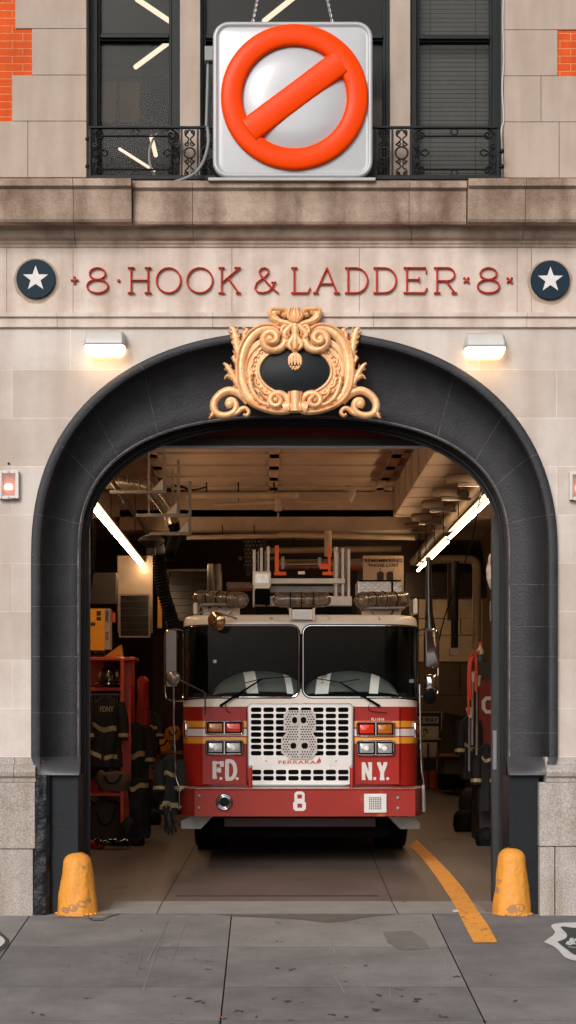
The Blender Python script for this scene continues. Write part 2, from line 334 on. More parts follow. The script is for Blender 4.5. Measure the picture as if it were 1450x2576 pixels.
# patched concrete at the left of the sill, cracks and stains that lie on the ground
def sheet(name, pts, m, lift=.004, **kw):
    mb = MB(); mb.poly([(p.x, p.y, p.z+lift) for p in pts]); return mb.build(name, m, **kw)
PATCH = mat('patched_concrete', srgb(142,124,112), .85, var=.3, vs=6, bump=.3)
STAIN = mat('dark_stain', srgb(70,66,64), .75, var=.35, vs=12)
sheet('concrete_patch', [G(x, y) for x, y in ((128,2305),(160,2281),(200,2269),(289,2269),(276,2285),(268,2308),(258,2312),(190,2310),(130,2309))], PATCH, kind='structure')
sheet('concrete_patch', [G(x, y) for x, y in ((1187,2268),(1245,2268),(1245,2296),(1224,2297),(1214,2287))], PATCH, kind='structure')
ck = MB(); path = [G(x, y)+Vector((0, 0, .004)) for x, y in ((210,2303),(222,2306),(228,2314),(236,2317),(262,2316),(270,2309),(282,2305),(300,2301))]
for a, b in zip(path, path[1:]): ck.quad(a+Vector((0,-.018,0)), b+Vector((0,-.018,0)), b+Vector((0,.018,0)), a+Vector((0,.018,0)))
ck.build('pavement_crack', DARKG, kind='structure')
random.seed(3)
st = MB()
def splat(cx, cy, rx, ry, k=3):
    for _ in range(k):
        ox, oy = random.uniform(-rx, rx)*.7, random.uniform(-ry, ry)*.6; rr = random.uniform(.35, 1)
        pts = []
        for i in range(11):
            a = 2*pi*i/11; q = random.uniform(.45, 1.1); g = G(cx+ox+rx*rr*.6*q*cos(a), cy+oy+ry*rr*.6*q*sin(a)); pts.append((g.x, g.y, g.z+.003+.0004*_))
        st.poly(pts)
random.seed(12)
for _i in range(70): splat(random.uniform(0, 1450), random.uniform(2320, 2570), random.uniform(3, 9), random.uniform(1, 2.5), 1)
for cx, cy, rx, ry in ((470,2513,16,4),(500,2522,18,5),(440,2508,8,3),(76,2550,16,4),(110,2555,10,3),(700,2438,12,4),(735,2441,12,4),(690,2513,18,5),(735,2521,22,5),(300,2408,9,3),
    (1150,2458,12,3),(945,2544,18,6),(600,2546,14,5),(650,2560,12,4),(1010,2508,9,3),(1110,2558,16,5),(745,2570,20,5),(960,2505,14,4),(1060,2518,26,5),(840,2555,20,4),(920,2430,9,3),(530,2440,16,2),(700,2370,13,3),(160,2445,8,2),(325,2400,5,2),(1020,2270,10,2),(870,2560,8,3),(1300,2520,12,3),(1240,2455,8,2)):
    splat(cx, cy, rx, ry)
st.build('pavement_stains', STAIN, kind='stuff', label='scattered dark stains and gum spots across the grey pavement', category='stains')
wet = mat('damp_patch', srgb(104,96,90), .6, var=.3, vs=10)
sheet('damp_patch', [G(x, y) for x, y in ((545,2302),(1000,2302),(940,2306),(870,2318),(820,2322),(775,2316),(720,2312),(660,2309),(600,2307))], wet, .0035, kind='structure')
sheet('damp_patch', [G(x, y) for x, y in ((963,2345),(1035,2343),(1070,2366),(1082,2388),(1010,2392),(976,2372))], mat('faint_patch', srgb(118,113,110), .85, var=.25, vs=9), .003, kind='structure')
scr = MB()
for a, b, w in (((430,2305),(370,2420),1.5),((425,2310),(357,2500),1.2),((370,2340),(340,2460),1),((470,2320),(430,2420),.8),((830,2345),(842,2395),2.5),((832,2440),(868,2500),2),((895,2440),(925,2500),1.2),((1065,2310),(1130,2440),1.5),((1110,2340),(1160,2440),1),((980,2470),(982,2510),1)):
    p, q = G(*a), G(*b); n = Vector((1, 0, 0))*w*.0035; u = Vector((0, 0, .0035)); scr.quad(p-n*.3+u, p+n*.3+u, q+n+u, q-n+u)
scr.build('pavement_scratches', mat('pale_scrape', srgb(140,136,133), .9), kind='stuff', label='faint pale tyre scrapes running over the pavement towards the kerb', category='scrape marks')
# the yellow guide line, floor drain
YL = mat('yellow_line_paint', srgb(240,160,62), .6, var=.22, vs=7, bump=.3, spots=(srgb(128,104,76), 16, .62))
L_ = [(1030,2130),(1064,2162),(1097.5,2207),(1134,2262),(1153.7,2297),(1172,2335),(1193,2374)]
R_ = [(1050,2115),(1095,2158),(1131,2195),(1167,2238),(1204,2295),(1229,2330),(1252.4,2373)]
yl = MB()
for i in range(len(L_)-1):
    q = [G(*L_[i]), G(*R_[i]), G(*R_[i+1]), G(*L_[i+1])]; yl.quad(*[p+Vector((0, 0, .006)) for p in q])
o = yl.build('floor_line', YL); o['label'] = 'curving yellow painted guide line running from the truck tyre out onto the pavement'; o['category'] = 'painted line'
dr = thing('floor_drain', G(700, 2255), 'long narrow slotted drain set across the garage floor near the doorway', 'drain')
a, b = G(443, 2255.5), G(953, 2255.5)
MB().box(a.x, b.x, a.y-.03, a.y+.03, a.z+.001, a.z+.006).build('channel', mat('drain_brown', srgb(84,62,52), .8), dr)
m = MB(); k = a.x
while k < b.x-.03: m.box(k, k+.012, a.y-.024, a.y+.024, a.z+.007, a.z+.010); k += .026
m.build('slots', DARKG, dr)
o = sheet('paper_scrap', [G(x, y) for x, y in ((1139,2292),(1152,2291),(1154,2297),(1141,2298))], mat('paper', srgb(225,222,220), .8), .008); o['label'] = 'small scrap of white paper lying on the sill beside the yellow line'; o['category'] = 'litter'
o = sheet('dry_leaf', [G(x, y) for x, y in ((548,2562),(560,2560),(572,2563),(562,2567))], mat('leaf_brown', srgb(150,96,60), .8), .008); o['label'] = 'small brown leaf lying near the kerb in the lower middle'; o['category'] = 'leaf'
# painted emblems on the pavement (cut off by the frame)
def blobpts(cx, cy, rx, ry, n, amp, ph, sc=1):
    out = []
    for i in range(96):
        a = 2*pi*i/96; q = sc*(1+amp*cos(n*a+ph)); out.append(G(cx+rx*q*cos(a), cy+ry*q*sin(a)))
    return out
WP = mat('white_road_paint', srgb(206,204,202), .75, var=.15, vs=14, spots=(srgb(130,126,124), 26, .68)); DGP = mat('dark_green_road_paint', srgb(52,60,60), .75, var=.2, vs=10)
e = thing('pavement_emblem', G(1460, 2370), 'wavy white outlined badge with dark green centre painted on the pavement right of the bollard', 'painted emblem', 'badges painted on the pavement')
OUT = [(1369,2372),(1381,2363),(1392,2355),(1397,2346),(1388,2334),(1391,2328),(1410,2324),(1440,2323),(1480,2322),(1520,2324),(1548,2334),(1540,2348),(1556,2362),(1566,2374),(1552,2386),(1530,2398),(1510,2412),(1480,2420),(1450,2419),(1425,2412),(1414,2402),(1404,2391),(1392,2382)]
INN = [(1403,2372),(1420,2366),(1427,2359),(1425,2350),(1412,2334),(1445,2337),(1480,2336),(1512,2338),(1506,2352),(1520,2366),(1534,2374),(1510,2384),(1490,2400),(1465,2406),(1445,2404),(1428,2392),(1414,2382)]
def close(pts): return bez([Vector((x, y, 0)) for x, y in pts+pts[:1]], 4)[:-1]
def gp(mb, pts, lift): mb.poly([G(p.x, p.y)+Vector((0, 0, lift)) for p in close(pts)])
m = MB(); gp(m, OUT, .005); m.build('white_outline', WP, e)
m = MB(); gp(m, INN, .008); m.build('dark_centre', DGP, e)
m = MB()
for pth in (((1428,2380),(1432,2372),(1444,2371),(1440,2378),(1432,2382)), ((1440,2364),(1436,2373),(1450,2380)), ((1444,2372),(1458,2362),(1460,2372)), ((1461,2371),(1473,2362),(1480,2373)), ((1430,2386),(1470,2390))):
    g = [G(x, y)+Vector((0, 0, .011)) for x, y in pth]
    for p, q in zip(g, g[1:]):
        t = (q-p).normalized(); nn = Vector((-t.y, t.x, 0))*.014; m.quad(p-nn, q-nn, q+nn, p+nn)
m.build('white_mark', WP, e)
e2 = thing('pavement_emblem', G(-70, 2370), 'sliver of a white and dark green painted badge at the left edge of the pavement', 'painted emblem', 'badges painted on the pavement')
m = MB(); m.poly([p+Vector((0, 0, .005)) for p in blobpts(-75, 2371, 96, 42, 6, .03, 0)]); m.build('dark_centre', DGP, e2)
m = MB(); 
o1, i1 = blobpts(-75, 2371, 84, 37, 6, .04, 0), blobpts(-75, 2371, 72, 28, 6, .04, 0)
m.loft([[p+Vector((0, 0, .009)) for p in o1+o1[:1]], [p+Vector((0, 0, .009)) for p in i1+i1[:1]]]); m.build('white_outline', WP, e2)
# ================================================================== BUILDING
B = thing('firehouse', (0, 0, 0), 'limestone firehouse with a black painted arched doorway, carved cornice and tall dark green windows', 'building')
def superarch(a, b, n, zc, zb, Y, N=64, ks=10):
    pts = [(-a, Y, zb+(zc-zb)*i/ks) for i in range(ks)]
    for i in range(N+1):
        t = pi-pi*i/N; c, s = cos(t), sin(t)
        pts.append((a*math.copysign(abs(c)**(2/n), c), Y, zc+b*abs(s)**(2/n)))
    return pts+[(a, Y, zb+(zc-zb)*i/ks) for i in range(ks-1, -1, -1)]
def ring(xl, yt, n, Y, yb=1905, N=64):
    a = (741-xl)/F*(D+Y); zc = Z(1400, Y); return superarch(a, Z(yt, Y)-zc, n, zc, Z(yb, Y), Y, N)
out = ring(78, 832, 2.3, 0)
ztop = Z(826, 0); zg = Z(1905, 0)
w = MB()
w.loft([out, [(p[0], 0, ztop) for p in out]]) if False else None
for i in range(len(out)-1):
    p, q = out[i], out[i+1]
    if abs(p[0]-q[0]) > 1e-6: w.quad(p, q, (q[0], 0, ztop), (p[0], 0, ztop))
w.quad((-4.1, 0, zg-.05), (out[0][0], 0, zg-.05), (out[0][0], 0, ztop), (-4.1, 0, ztop)); w.quad((out[-1][0], 0, zg-.05), (4.1, 0, zg-.05), (4.1, 0, ztop), (out[-1][0], 0, ztop))
w.build('stone_wall', LIME, B)
# arch surround: outer band, cavetto, inner bead
prof = [(78, 832, 2.3, .02), (78, 832, 2.3, -.05), (80, 834, 2.3, -.056), (99, 850, 2.3, -.056), (101, 852, 2.3, -.05), (103, 856, 2.3, -.0)]
for k in range(11):
    u = 1-cos(pi/2*k/10); s_ = sin(pi/2*k/10)
    prof.append((105+(196-105)*u, 858+(1043-858)*u, 2.3+.3*u, .01+.27*s_))
prof += [(198, 1046, 2.6, .285), (203, 1050, 2.6, .285), (205, 1052, 2.6, .30), (206, 1053, 2.6, .42)]
rings = [ring(*p) for p in prof]
J = {}                                              # radial joints between the voussoirs
zj = [Z(y, 0) for y in (1441, 1557, 1673, 1790)]
m = MB(); m.loft([r for r in rings])
m.build('arch_surround', BLACKP, B, smooth=True, angle=50)
JM = mat('worn_joint_paint', srgb(104,102,104), .6, var=.5, vs=25, col2=srgb(46,46,48))
NR = len(rings[0])
def jstrip(idx, frac, up=0):
    jm = MB()
    for s in range(1, len(rings)-4):
        a0, a1 = Vector(rings[s][idx]), Vector(rings[s][idx+1]); b0, b1 = Vector(rings[s+1][idx]), Vector(rings[s+1][idx+1])
        p = a0.lerp(a1, frac); q = b0.lerp(b1, frac); t = (a1-a0).normalized()*.0022; c = Vector((0, 0, 0))
        nn = (q-p).cross(t).normalized()*.0015
        if nn.y > 0: nn = -nn
        jm.tube([p, q], .003, 5, False)
    jm.build('surround_joint', JM, B)
KS = 10
for idx, fr in ((2, .2), (5, .0), (7, .5), (9, .6), (13, .0), (19, .5), (24, .2), (30, .2), (NR-3, .8), (NR-6, 0), (NR-8, .5), (NR-10, .4), (NR-14, 0), (NR-20, .5), (NR-25, .8), (NR-31, .8)): jstrip(min(idx, NR-2), fr)
MB().tube(rings[-4], .007, 6, False).build('worn_edge', mat('worn_edge_paint', srgb(128,118,118), .6, vs=9, col2=srgb(44,44,46)), B)
# stop blocks and piers below the surround
for sgn in (-1, 1):
    def mx(px): return px if sgn < 0 else 1482-px
    top = [(q[0], q[3]) for q in prof[1:]]
    bot = [(88, -.035), (90, -.04), (98, -.04), (100, -.04), (104, -.04)]+[(106+(196-106)*k/10, -.04+.0*k) for k in range(11)]+[(198, -.04), (200, -.03), (202, .0), (203, .1)]
    def xx(p, Y): return (p-741)/F*(D+Y)*(1 if sgn < 0 else -1)
    rr = []
    for k in range(9):
        t = k/8; e_ = sin(t*pi/2); f_ = t
        rr.append([(xx(a[0]*(1-e_)+b[0]*e_, a[1]*(1-e_)+b[1]*e_), a[1]*(1-e_)+b[1]*e_, Z(1905+45*f_, 0)) for a, b in zip(top, bot)])
    lo2 = [(p[0], .3, Z(1953, 0)) for p in rr[-1]]
    MB().loft(rr+[lo2]).build('stop_block', mat('stop_block_paint', srgb(74,74,78), .4, var=.3, vs=7, bump=.35), B, smooth=True)
MB().box(X(124, .03), X(197, .03), .03, .5, -.05, Z(1951, .03)).build('pier', BLACKF, B, bevel=.004)
MB().box(X(1282, .03), X(1357, .03), .03, .5, -.05, Z(1951, .03)).build('pier', BLACKF, B, bevel=.004)
rb = MB(); NZ = 40; x0, x1 = X(84, -.05), X(125, -.05)
for i in range(5):
    pass
rgs = []
for j in range(NZ+1):
    z = -.03+(Z(1952, -.05)+.03)*j/NZ; w0 = x0+.02*j/NZ
    rgs.append([(w0+(x1-w0)*i/4, -.05+.018*noise.noise(Vector((i*1.3, 0, z*6)))+(.03 if i == 4 else 0), z) for i in range(5)]+[(x1, .2, z)])
rb.loft(rgs); rb.build('rough_pier', BLACKR, B, smooth=True)
# steel door frame following the arch
fr = [ring(206, 1053, 2.6, .42, 2310), ring(210, 1058, 2.58, .42, 2310), ring(212, 1060, 2.56, .46, 2310), ring(217, 1066, 2.54, .46, 2310), ring(218, 1068, 2.52, .52, 2310), ring(223, 1075, 2.5, .52, 2310), ring(223, 1075, 2.5, .68, 2310)]
MB().loft(fr).build('door_frame', FRAME, B, smooth=True, angle=30)
tr = MB(); 
for a, b in ((221, 226), (1250, 1257), (1238, 1250)): tr.box(X(a, .8), X(b, .8), .74, .86, .0, Z(1300, .8))
tr.build('door_track', mat('track_grey', srgb(54,58,62), .5, metal=.4), B)
MB().bp(1241, 1250, 1838, 1936, .73, .738).build('reflector_strip', mat('pale_strip', srgb(120,122,126), .5), B)
# inner face of the front wall
inn = ring(223, 1075, 2.5, .69, 2310)
iw = MB()
for i in range(len(inn)-1):
    p, q = inn[i], inn[i+1]
    if abs(p[0]-q[0]) > 1e-6: iw.quad(p, q, (q[0], .69, 5.3), (p[0], .69, 5.3))
iw.quad((-3.9, .69, -.05), (inn[0][0], .69, -.05), (inn[0][0], .69, 5.3), (-3.9, .69, 5.3)); iw.quad((inn[-1][0], .69, -.05), (3.9, .69, -.05), (3.9, .69, 5.3), (inn[-1][0], .69, 5.3))
iw.build('inner_wall', CREAM, B)
# overhead door rolled up behind the arch
od = thing('overhead_door', P(741, 1100, .95), 'dark red overhead door raised behind the top of the arch', 'door')
MB().bp(200, 1290, 1020, 1104, .95, 1.0).build('panel', mat('maroon_door_paint', srgb(112,30,32), .45, var=.25), od)
MB().bp(200, 1290, 1103.5, 1122, .93, 1.02).build('bottom_rail', mat('dark_rail', srgb(52,50,52), .45, var=.2), od)
MB().bp(250, 1250, 1121.5, 1126, .925, 1.0).build('weather_strip', mat('white_strip', srgb(214,208,206), .5), od)
# granite plinths
def granite(x0, x1, xm, j):
    m = MB()
    for a, b, za, zb, y in j: m.box(X(a, -.06)+.003, X(b, -.06)-.003, y, .1, Z(zb, -.06)+.003, Z(za, -.06)-.002)
    return m
granite(0, 0, 0, [(-600, -180, 1968, 2137, -.06), (-180, 89, 1968, 2137, -.06), (-400, -90, 2137, 2312, -.065), (-90, 84, 2137, 2312, -.065)]).build('granite_plinth', GRAN, B, bevel=.008)
granite(0, 0, 0, [(1357, 1640, 1968, 2131, -.06), (1640, 2000, 1968, 2131, -.06), (1358, 1397, 2131, 2312, -.065), (1397, 1660, 2131, 2312, -.065), (1660, 2000, 2131, 2312, -.065)]).build('granite_plinth', GRAN, B, bevel=.008)
def mould(xa, xb, prof, name, m, parent=B, bevel=0):
    mb = MB(); mb.loft([[(xa, y, z) for y, z in prof], [(xb, y, z) for y, z in prof]], cap=True); return mb.build(name, m, parent, bevel=bevel)
gm = [(.1, Z(1905)), (-.01, Z(1905)), (-.015, Z(1922)), (-.05, Z(1925)), (-.085, Z(1932)), (-.095, Z(1942)), (-.085, Z(1952)), (-.06, Z(1958)), (-.058, Z(1967)), (.1, Z(1967))]
for a, b in ((-4.1, X(37)), (X(37)+.004, X(92))): mould(a, b, gm, 'base_moulding', GRAN)
for a, b in ((X(1372), X(1600)), (X(1600)+.004, 4.1)): mould(a, b, gm, 'base_moulding', GRAN)
# string course, frieze, cornice
sc = [(.1, Z(785)), (-.055, Z(786, -.05)), (-.055, Z(796, -.05)), (-.03, Z(799, -.03)), (-.03, Z(822, -.03)), (-.008, Z(826)), (.1, Z(826))]
for a, b in ((-4.1, X(145)), (X(145), X(536)), (X(536), X(940)), (X(940), X(1325)), (X(1325), 4.1)): mould(a+.0015, b-.0015, sc, 'string_course', LIMEF)
fx = [-400, 17, 184, 584, 905, 1302, 1338, 1900]
for a, b in zip(fx, fx[1:]):
    MB().box(X(a)+.0012, X(b)-.0012, 0, .15, Z(786), Z(618)).build('frieze', LIMEF, B, bevel=.002)
cy = [(.1, Z(555)), (-.105, Z(560, -.1)), (-.105, Z(571, -.1)), (-.095, Z(573, -.1))]+[(-.095+.065*(1-cos(pi/2*k/6)), Z(574+24*sin(pi/2*k/6), -.08)) for k in range(7)]+[(-.03, Z(604, -.03)), (-.022, Z(605, -.02)), (-.022, Z(612, -.02)), (-.012, Z(613, -.01)), (-.012, Z(620, -.01)), (0, Z(624)), (.1, Z(624))]
for a, b in ((-4.1, X(190)), (X(190), X(487)), (X(487), X(1034)), (X(1034), X(1313)), (X(1313), 4.1)): mould(a+.002, b-.002, cy, 'bed_moulding', BEDM)
def corn(y, dz=0):
    return [(.35, Z(452, -.26)-.01), (y+.01, Z(447 if y < -.3 else 453, y)), (y, Z(449 if y < -.3 else 455, y)), (y, Z(466 if y < -.3 else 471, y)), (y+.035, Z(472 if y < -.3 else 477, y)), (y+.05, Z(500 if y < -.3 else 505, y)), (y+.052, Z(546 if y < -.3 else 552, y)), (y+.065, Z(552 if y < -.3 else 558, y)), (.1, Z(556, -.2))]
for a, b in ((-4.1, X(183, -.34)), (X(183, -.34), X(330, -.34)), (X(1180, -.34), X(1325, -.34)), (X(1325, -.34), 4.1)): mould(a+.002, b-.002, corn(-.34), 'cornice', CORN)
for a, b in ((X(330, -.34)+.004, X(484, -.26)), (X(484, -.26), X(1031, -.26)), (X(1031, -.26), X(1180, -.34)-.004)): mould(a+.002, b-.002, corn(-.26), 'cornice', CORN)
MB().box(-4.1, 4.1, .02, .3, Z(624)+.0, Z(452, -.26)-.03).build('cornice_backing', MORT, B)
# upper wall: quoin stones, brick, mullions, windows
def blk(a, b, y0, y1, Y=0, yb=.3, mt=LIMEU, nm='quoin', bv=.004):
    MB().box(X(a, Y)+.0015, X(b, Y)-.0015, Y, yb, Z(y1, Y)+.0015, Z(y0, Y)-.0015).build(nm, mt, B, bevel=bv)
for a, b, y0, y1 in ((38,218,-60,71),(80,218,71,188),(30,218,188,304),(70,218,304,446),(-130,70,304,446),(38,218,-190,-60),(-400,-130,304,446)): blk(a, b, y0, y1)
for a, b, y0, y1 in ((1268,1470,-60,74),(1268,1404,74,190),(1268,1362,190,306),(1362,1560,190,306),(1268,1408,306,447),(1408,1600,306,447),(1268,1410,-190,-60),(1600,1900,306,447)): blk(a, b, y0, y1)
MB().box(-4.1, X(39), .012, .3, Z(304), Z(-190)).build('brick_wall', BRICK, B); MB().box(X(38)+.002, X(81), .012, .29, Z(188), Z(71)).build('brick_wall', BRICK, B)
MB().box(X(1403), 4.1, .012, .3, Z(306), Z(-190)).build('brick_wall', BRICK, B)
MB().box(-4.1, X(39), .06, .3, Z(450), Z(304)).build('wall_backing', MORT, B); MB().box(X(1403), 4.1, .06, .3, Z(450), Z(306)).build('wall_backing', MORT, B)
for a, b in ((453, 504), (982, 1033)):
    MB().box(X(a, .12), X(b, .12), .12, .36, Z(452, .12)-.3, Z(-190, .12)).build('mullion', LIMEU, B, bevel=.004)
MB().box(-4.1, 4.1, -.02, .4, Z(-190), Z(-330)).build('lintel', LIMEU, B)
WG = glass('window_pane_glass', (.66, .66, .64), .3, 1.5, dirt=.008, refl=.28)
def window(px0, px1, gx0, gx1, rail, Yf=.24):
    f = MB(); Yg = Yf+.05
    yt, yb = -190, 470
    f.bp(px0, gx0-7, yt, yb, Yf-.06, Yf+.1); f.bp(gx1+7, px1, yt, yb, Yf-.06, Yf+.1)
    f.bp(gx0-7, gx0, yt, yb, Yf, Yf+.08); f.bp(gx1, gx1+7, yt, yb, Yf, Yf+.08)
    f.bp(gx0, gx1, rail, rail+11, Yf-.02, Yf+.07); f.bp(gx0, gx1, rail+11, rail+19, Yf+.01, Yf+.07)
    w_ = f.build('window', GREEN, B, bevel=.004)
    MB().bp(gx0, gx1, yt, rail, Yg, Yg+.006).build('pane', WG, w_); MB().bp(gx0, gx1, rail+19, yb, Yg+.01, Yg+.016).build('pane', WG, w_)
    return w_
window(218, 454, 252, 425, 83); window(503, 983, 518, 964, 84); window(1032, 1268, 1056, 1233, 86)
# room behind the upper windows
UR = mat('dark_room_wall', srgb(74,62,54), .8, var=.4, vs=2)
u = MB(); zf, zc = Z(470, 0), 9.2
u.quad((-3.9, .4, zf), (3.9, .4, zf), (3.9, 6, zf), (-3.9, 6, zf)); u.quad((-3.9, .4, zc), (3.9, .4, zc), (3.9, 6, zc), (-3.9, 6, zc)); u.quad((-3.9, 6, zf), (3.9, 6, zf), (3.9, 6, zc), (-3.9, 6, zc))
u.quad((-3.9, .4, zf), (-3.9, 6, zf), (-3.9, 6, zc), (-3.9, .4, zc)); u.quad((3.9, .4, zf), (3.9, 6, zf), (3.9, 6, zc), (3.9, .4, zc))
u.build('upper_room_wall', UR, B)
MB().quad((-4.1, .35, 9.3), (4.1, .35, 9.3), (4.1, 20, 9.3), (-4.1, 20, 9.3)).build('roof', ASPH, B)
# ================================================================== GARAGE SHELL
g = MB(); H = 4.95
g.quad((-3.9, .69, -.1), (-3.9, 19.6, -.1), (-3.9, 19.6, 5.2), (-3.9, .69, 5.2)); g.quad((3.9, .69, -.1), (3.9, 19.6, -.1), (3.9, 19.6, 5.2), (3.9, .69, 5.2))
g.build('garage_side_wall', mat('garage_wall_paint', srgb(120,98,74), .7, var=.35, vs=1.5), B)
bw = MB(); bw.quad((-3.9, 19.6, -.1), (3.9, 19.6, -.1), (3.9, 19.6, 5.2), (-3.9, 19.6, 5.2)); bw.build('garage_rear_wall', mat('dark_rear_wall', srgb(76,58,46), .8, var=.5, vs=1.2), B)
c = MB(); Yc = .7; c.box(-3.9, 3.9, .69, 19.6, H+.12, H+.2)
while Yc < 14: c.box(-3.9, 3.9, Yc, Yc+.35, H+.095, H+.13); Yc += 1.1
for k in range(5): c.box(-3.4+k*1.6, -3.25+k*1.6, .7, 14, H+.095, H+.12)
c.build('garage_ceiling', CREAM, B, bevel=.02)
MB().bp(300, 1120, 1281, 1334, 12.2, 12.6).build('ceiling_beam', CREAM, B, bevel=.01)
MB().box(-3.9, 3.9, 12.2, 12.55, Z(1300, 12.2), H+.1).build('ceiling_beam', CREAM, B)
# ================================================================== FACADE FITTINGS
# raised inscription
ins = thing('inscription', P(741, 738, 0), 'raised red letters reading 8 HOOK & LADDER 8 across the pale stone frieze', 'lettering')
for ch, a, b in (('8',216,275),('H',320,383),('O',392,457),('O',469,537),('K',548,608),('&',637,702),('L',731,783),('A',786,857),('D',866,929),('D',938,1001),('E',1014,1077),('R',1090,1152),('8',1199,1260)):
    m = MB(); letter(m, ch, a+2, b-2, 674, 737, -.012, .0078, .022); m.build('letter', RED, ins, smooth=True)
for cx in (188, 1174, 1283):
    m = MB()
    for k in range(4):
        a = R(90*k+(0 if cx < 500 else 45)); p = P(cx, 705, -.01); q = p+Vector((cos(a), 0, sin(a)))*.030; t = Vector((-sin(a), 0, cos(a)))
        m.loft([[p+t*.005, p+Vector((0,-.02,0)), p-t*.005], [q+t*.013, q+Vector((0,-.02,0)), q-t*.013]])
    m.blob(P(cx, 705, -.02), .012, .012, .012); m.build('cross_ornament', RED, ins)
MB().blob(P(299, 706, -.01), .014, .02, .014).build('dot', RED, ins, smooth=True)
# star medallions
for px, py, lab in ((91, 703, 'round navy plaque with white star left of the red lettering'), (1384, 706, 'round navy plaque with white star right of the red lettering')):
    t = thing('star_plaque', P(px, py, 0), lab, 'plaque', 'star plaques on the frieze'); r = 49/306
    c = P(px, py, 0)
    MB().lathe(c, [(r*.98, .0), (r*1.0, .006), (r*1.0, .026), (r*.985, .032), (0.001, .032)], 48, 'y').build('disc', NAVY, t, smooth=True)
    pts = []
    for k in range(10):
        a = pi/2+2*pi*k/10; q = (33 if k % 2 == 0 else 13.2)/306; pts.append((c.x+q*cos(a), c.z+q*sin(a)))
    MB().prism(pts, -.036, -.03).build('star', STARW, t)
    MB().lathe(c+Vector((0, -.001, -.01)), [(r*1.16, 0), (r*1.16, .001), (.001, .001)], 40, 'y', jit=.06).build('stain_halo', mat('stone_grime', srgb(168,148,132), .9, var=.2, vs=30), t)
# flood lamps above the arch
LWH = mat('lamp_housing_white', srgb(196,194,190), .4, var=.12)
LG = emit('lamp_lens_glow', (1, .78, .5), 3.2)
for px, py, lab in ((267, 871, 'lit white wall floodlight left of the gold cartouche'), (1217, 876, 'lit white wall floodlight right of the gold cartouche')):
    t = thing('wall_floodlight', P(px, py+28, 0), lab, 'wall lamp', 'floodlights above the arch')
    def W_(x, y, Y): return P(px+x, py+y, 0)*1+Vector((0, Y, 0))
    secs = [(-42, 46, -32), (-47, 47, -26), (-50, 50, -8), (-51, 51, 3), (-51, 51, 6)]
    rings_ = []
    for xa, xb, y in secs:
        d = {-32: -.10, -26: -.14, -8: -.19, 3: -.2, 6: -.2}[y]; rings_.append([W_(xa, y, 0), W_(xa, y, d*.8), W_(xa+6, y, d), W_(xb-6, y, d), W_(xb, y, d*.8), W_(xb, y, 0)])
    MB().loft(rings_, False, True).build('hood', LWH, t, smooth=True, bevel=.004)
    ls = [(-50, 50, 6.5, -.195), (-49, 49, 14, -.2), (-45, 45, 23, -.17), (-38, 38, 28, -.12)]
    MB().loft([[W_(xa, y, -.01), W_(xa, y, d*.8), W_(xa+6, y, d), W_(xb-6, y, d), W_(xb, y, d*.8), W_(xb, y, -.01)] for xa, xb, y, d in ls], False, True).build('lens', LG, t, smooth=True)
    MB().tube([W_(-50, 6, -.15), W_(-46, 6, -.203), W_(46, 6, -.203), W_(50, 6, -.15)], .006).build('lens_rim', mat('lamp_rim', srgb(150,140,130), .4), t)
    L = bpy.data.lights.new('floodlight_glow', 'AREA'); L.shape = 'RECTANGLE'; L.size = .28; L.size_y = .1; L.energy = .7; L.color = (1, .68, .36)
    lo = bpy.data.objects.new('floodlight_glow', L); S.collection.objects.link(lo); lo.parent = t; lo.location = (0, -.12, -.02); lo.rotation_euler = (R(28), 0, 0)
# small framed signal lamps at the sides
for px, lab in ((22, 'white framed glass lamp glowing pink at the left edge of the wall'), (1459, 'white framed glass lamp glowing pink at the right edge of the wall')):
    py = 1219 if px < 100 else 1222
    t = thing('signal_lamp', P(px, py+35, 0), lab, 'wall lamp', 'signal lamps beside the arch')
    m = MB(); q = lambda x, y: P(px+x, py+y, -.05)
    fw = mat('lamp_frame_white', srgb(206,200,196), .45, var=.12)
    for a, b, c_, d in ((-25,-17,-35,35),(17,25,-35,35),(-17,17,-35,-28),(-17,17,28,35)): A, Bq = P(px+a, py+c_, -.05), P(px+b, py+d, -.05); m.box(A.x, Bq.x, -.055, -.0, Bq.z, A.z)
    m.build('lamp_frame', fw, t, bevel=.004)
    A, Bq = P(px-17, py-28, -.04), P(px+17, py+28, -.04); MB().box(A.x, Bq.x, -.012, -.002, Bq.z, A.z).build('reflector', mat('lamp_back', srgb(200,176,168), .3), t)
    MB().box(A.x+.002, Bq.x-.002, -.05, -.046, Bq.z+.002, A.z-.002).build('lamp_glass', glass('lamp_glass_pink', (.95, .75, .72), .2, 1.4, dirt=.35), t)
    MB().lathe(P(px, py+14, -.03), [(.001, 0), (.034, .004), (.036, .03), (.03, .05), (.001, .052)], 16).build('bulb', emit('signal_bulb', (1, .5, .32), 5), t, smooth=True)
    m = MB()
    for y in (-32, 32): m.blob(P(px, py+y, -.056), .005, .004, .005)
    m.build('screw', mat('brass', srgb(150,100,60), .4, metal=.8), t)
o = MB().lathe(P(22, 1166, -.001), [(.009, 0), (.009, .012), (.001, .014)], 12, 'y').build('bolt', IRON); o['label'] = 'small dark bolt in the stone above the left signal lamp'; o['category'] = 'bolt'
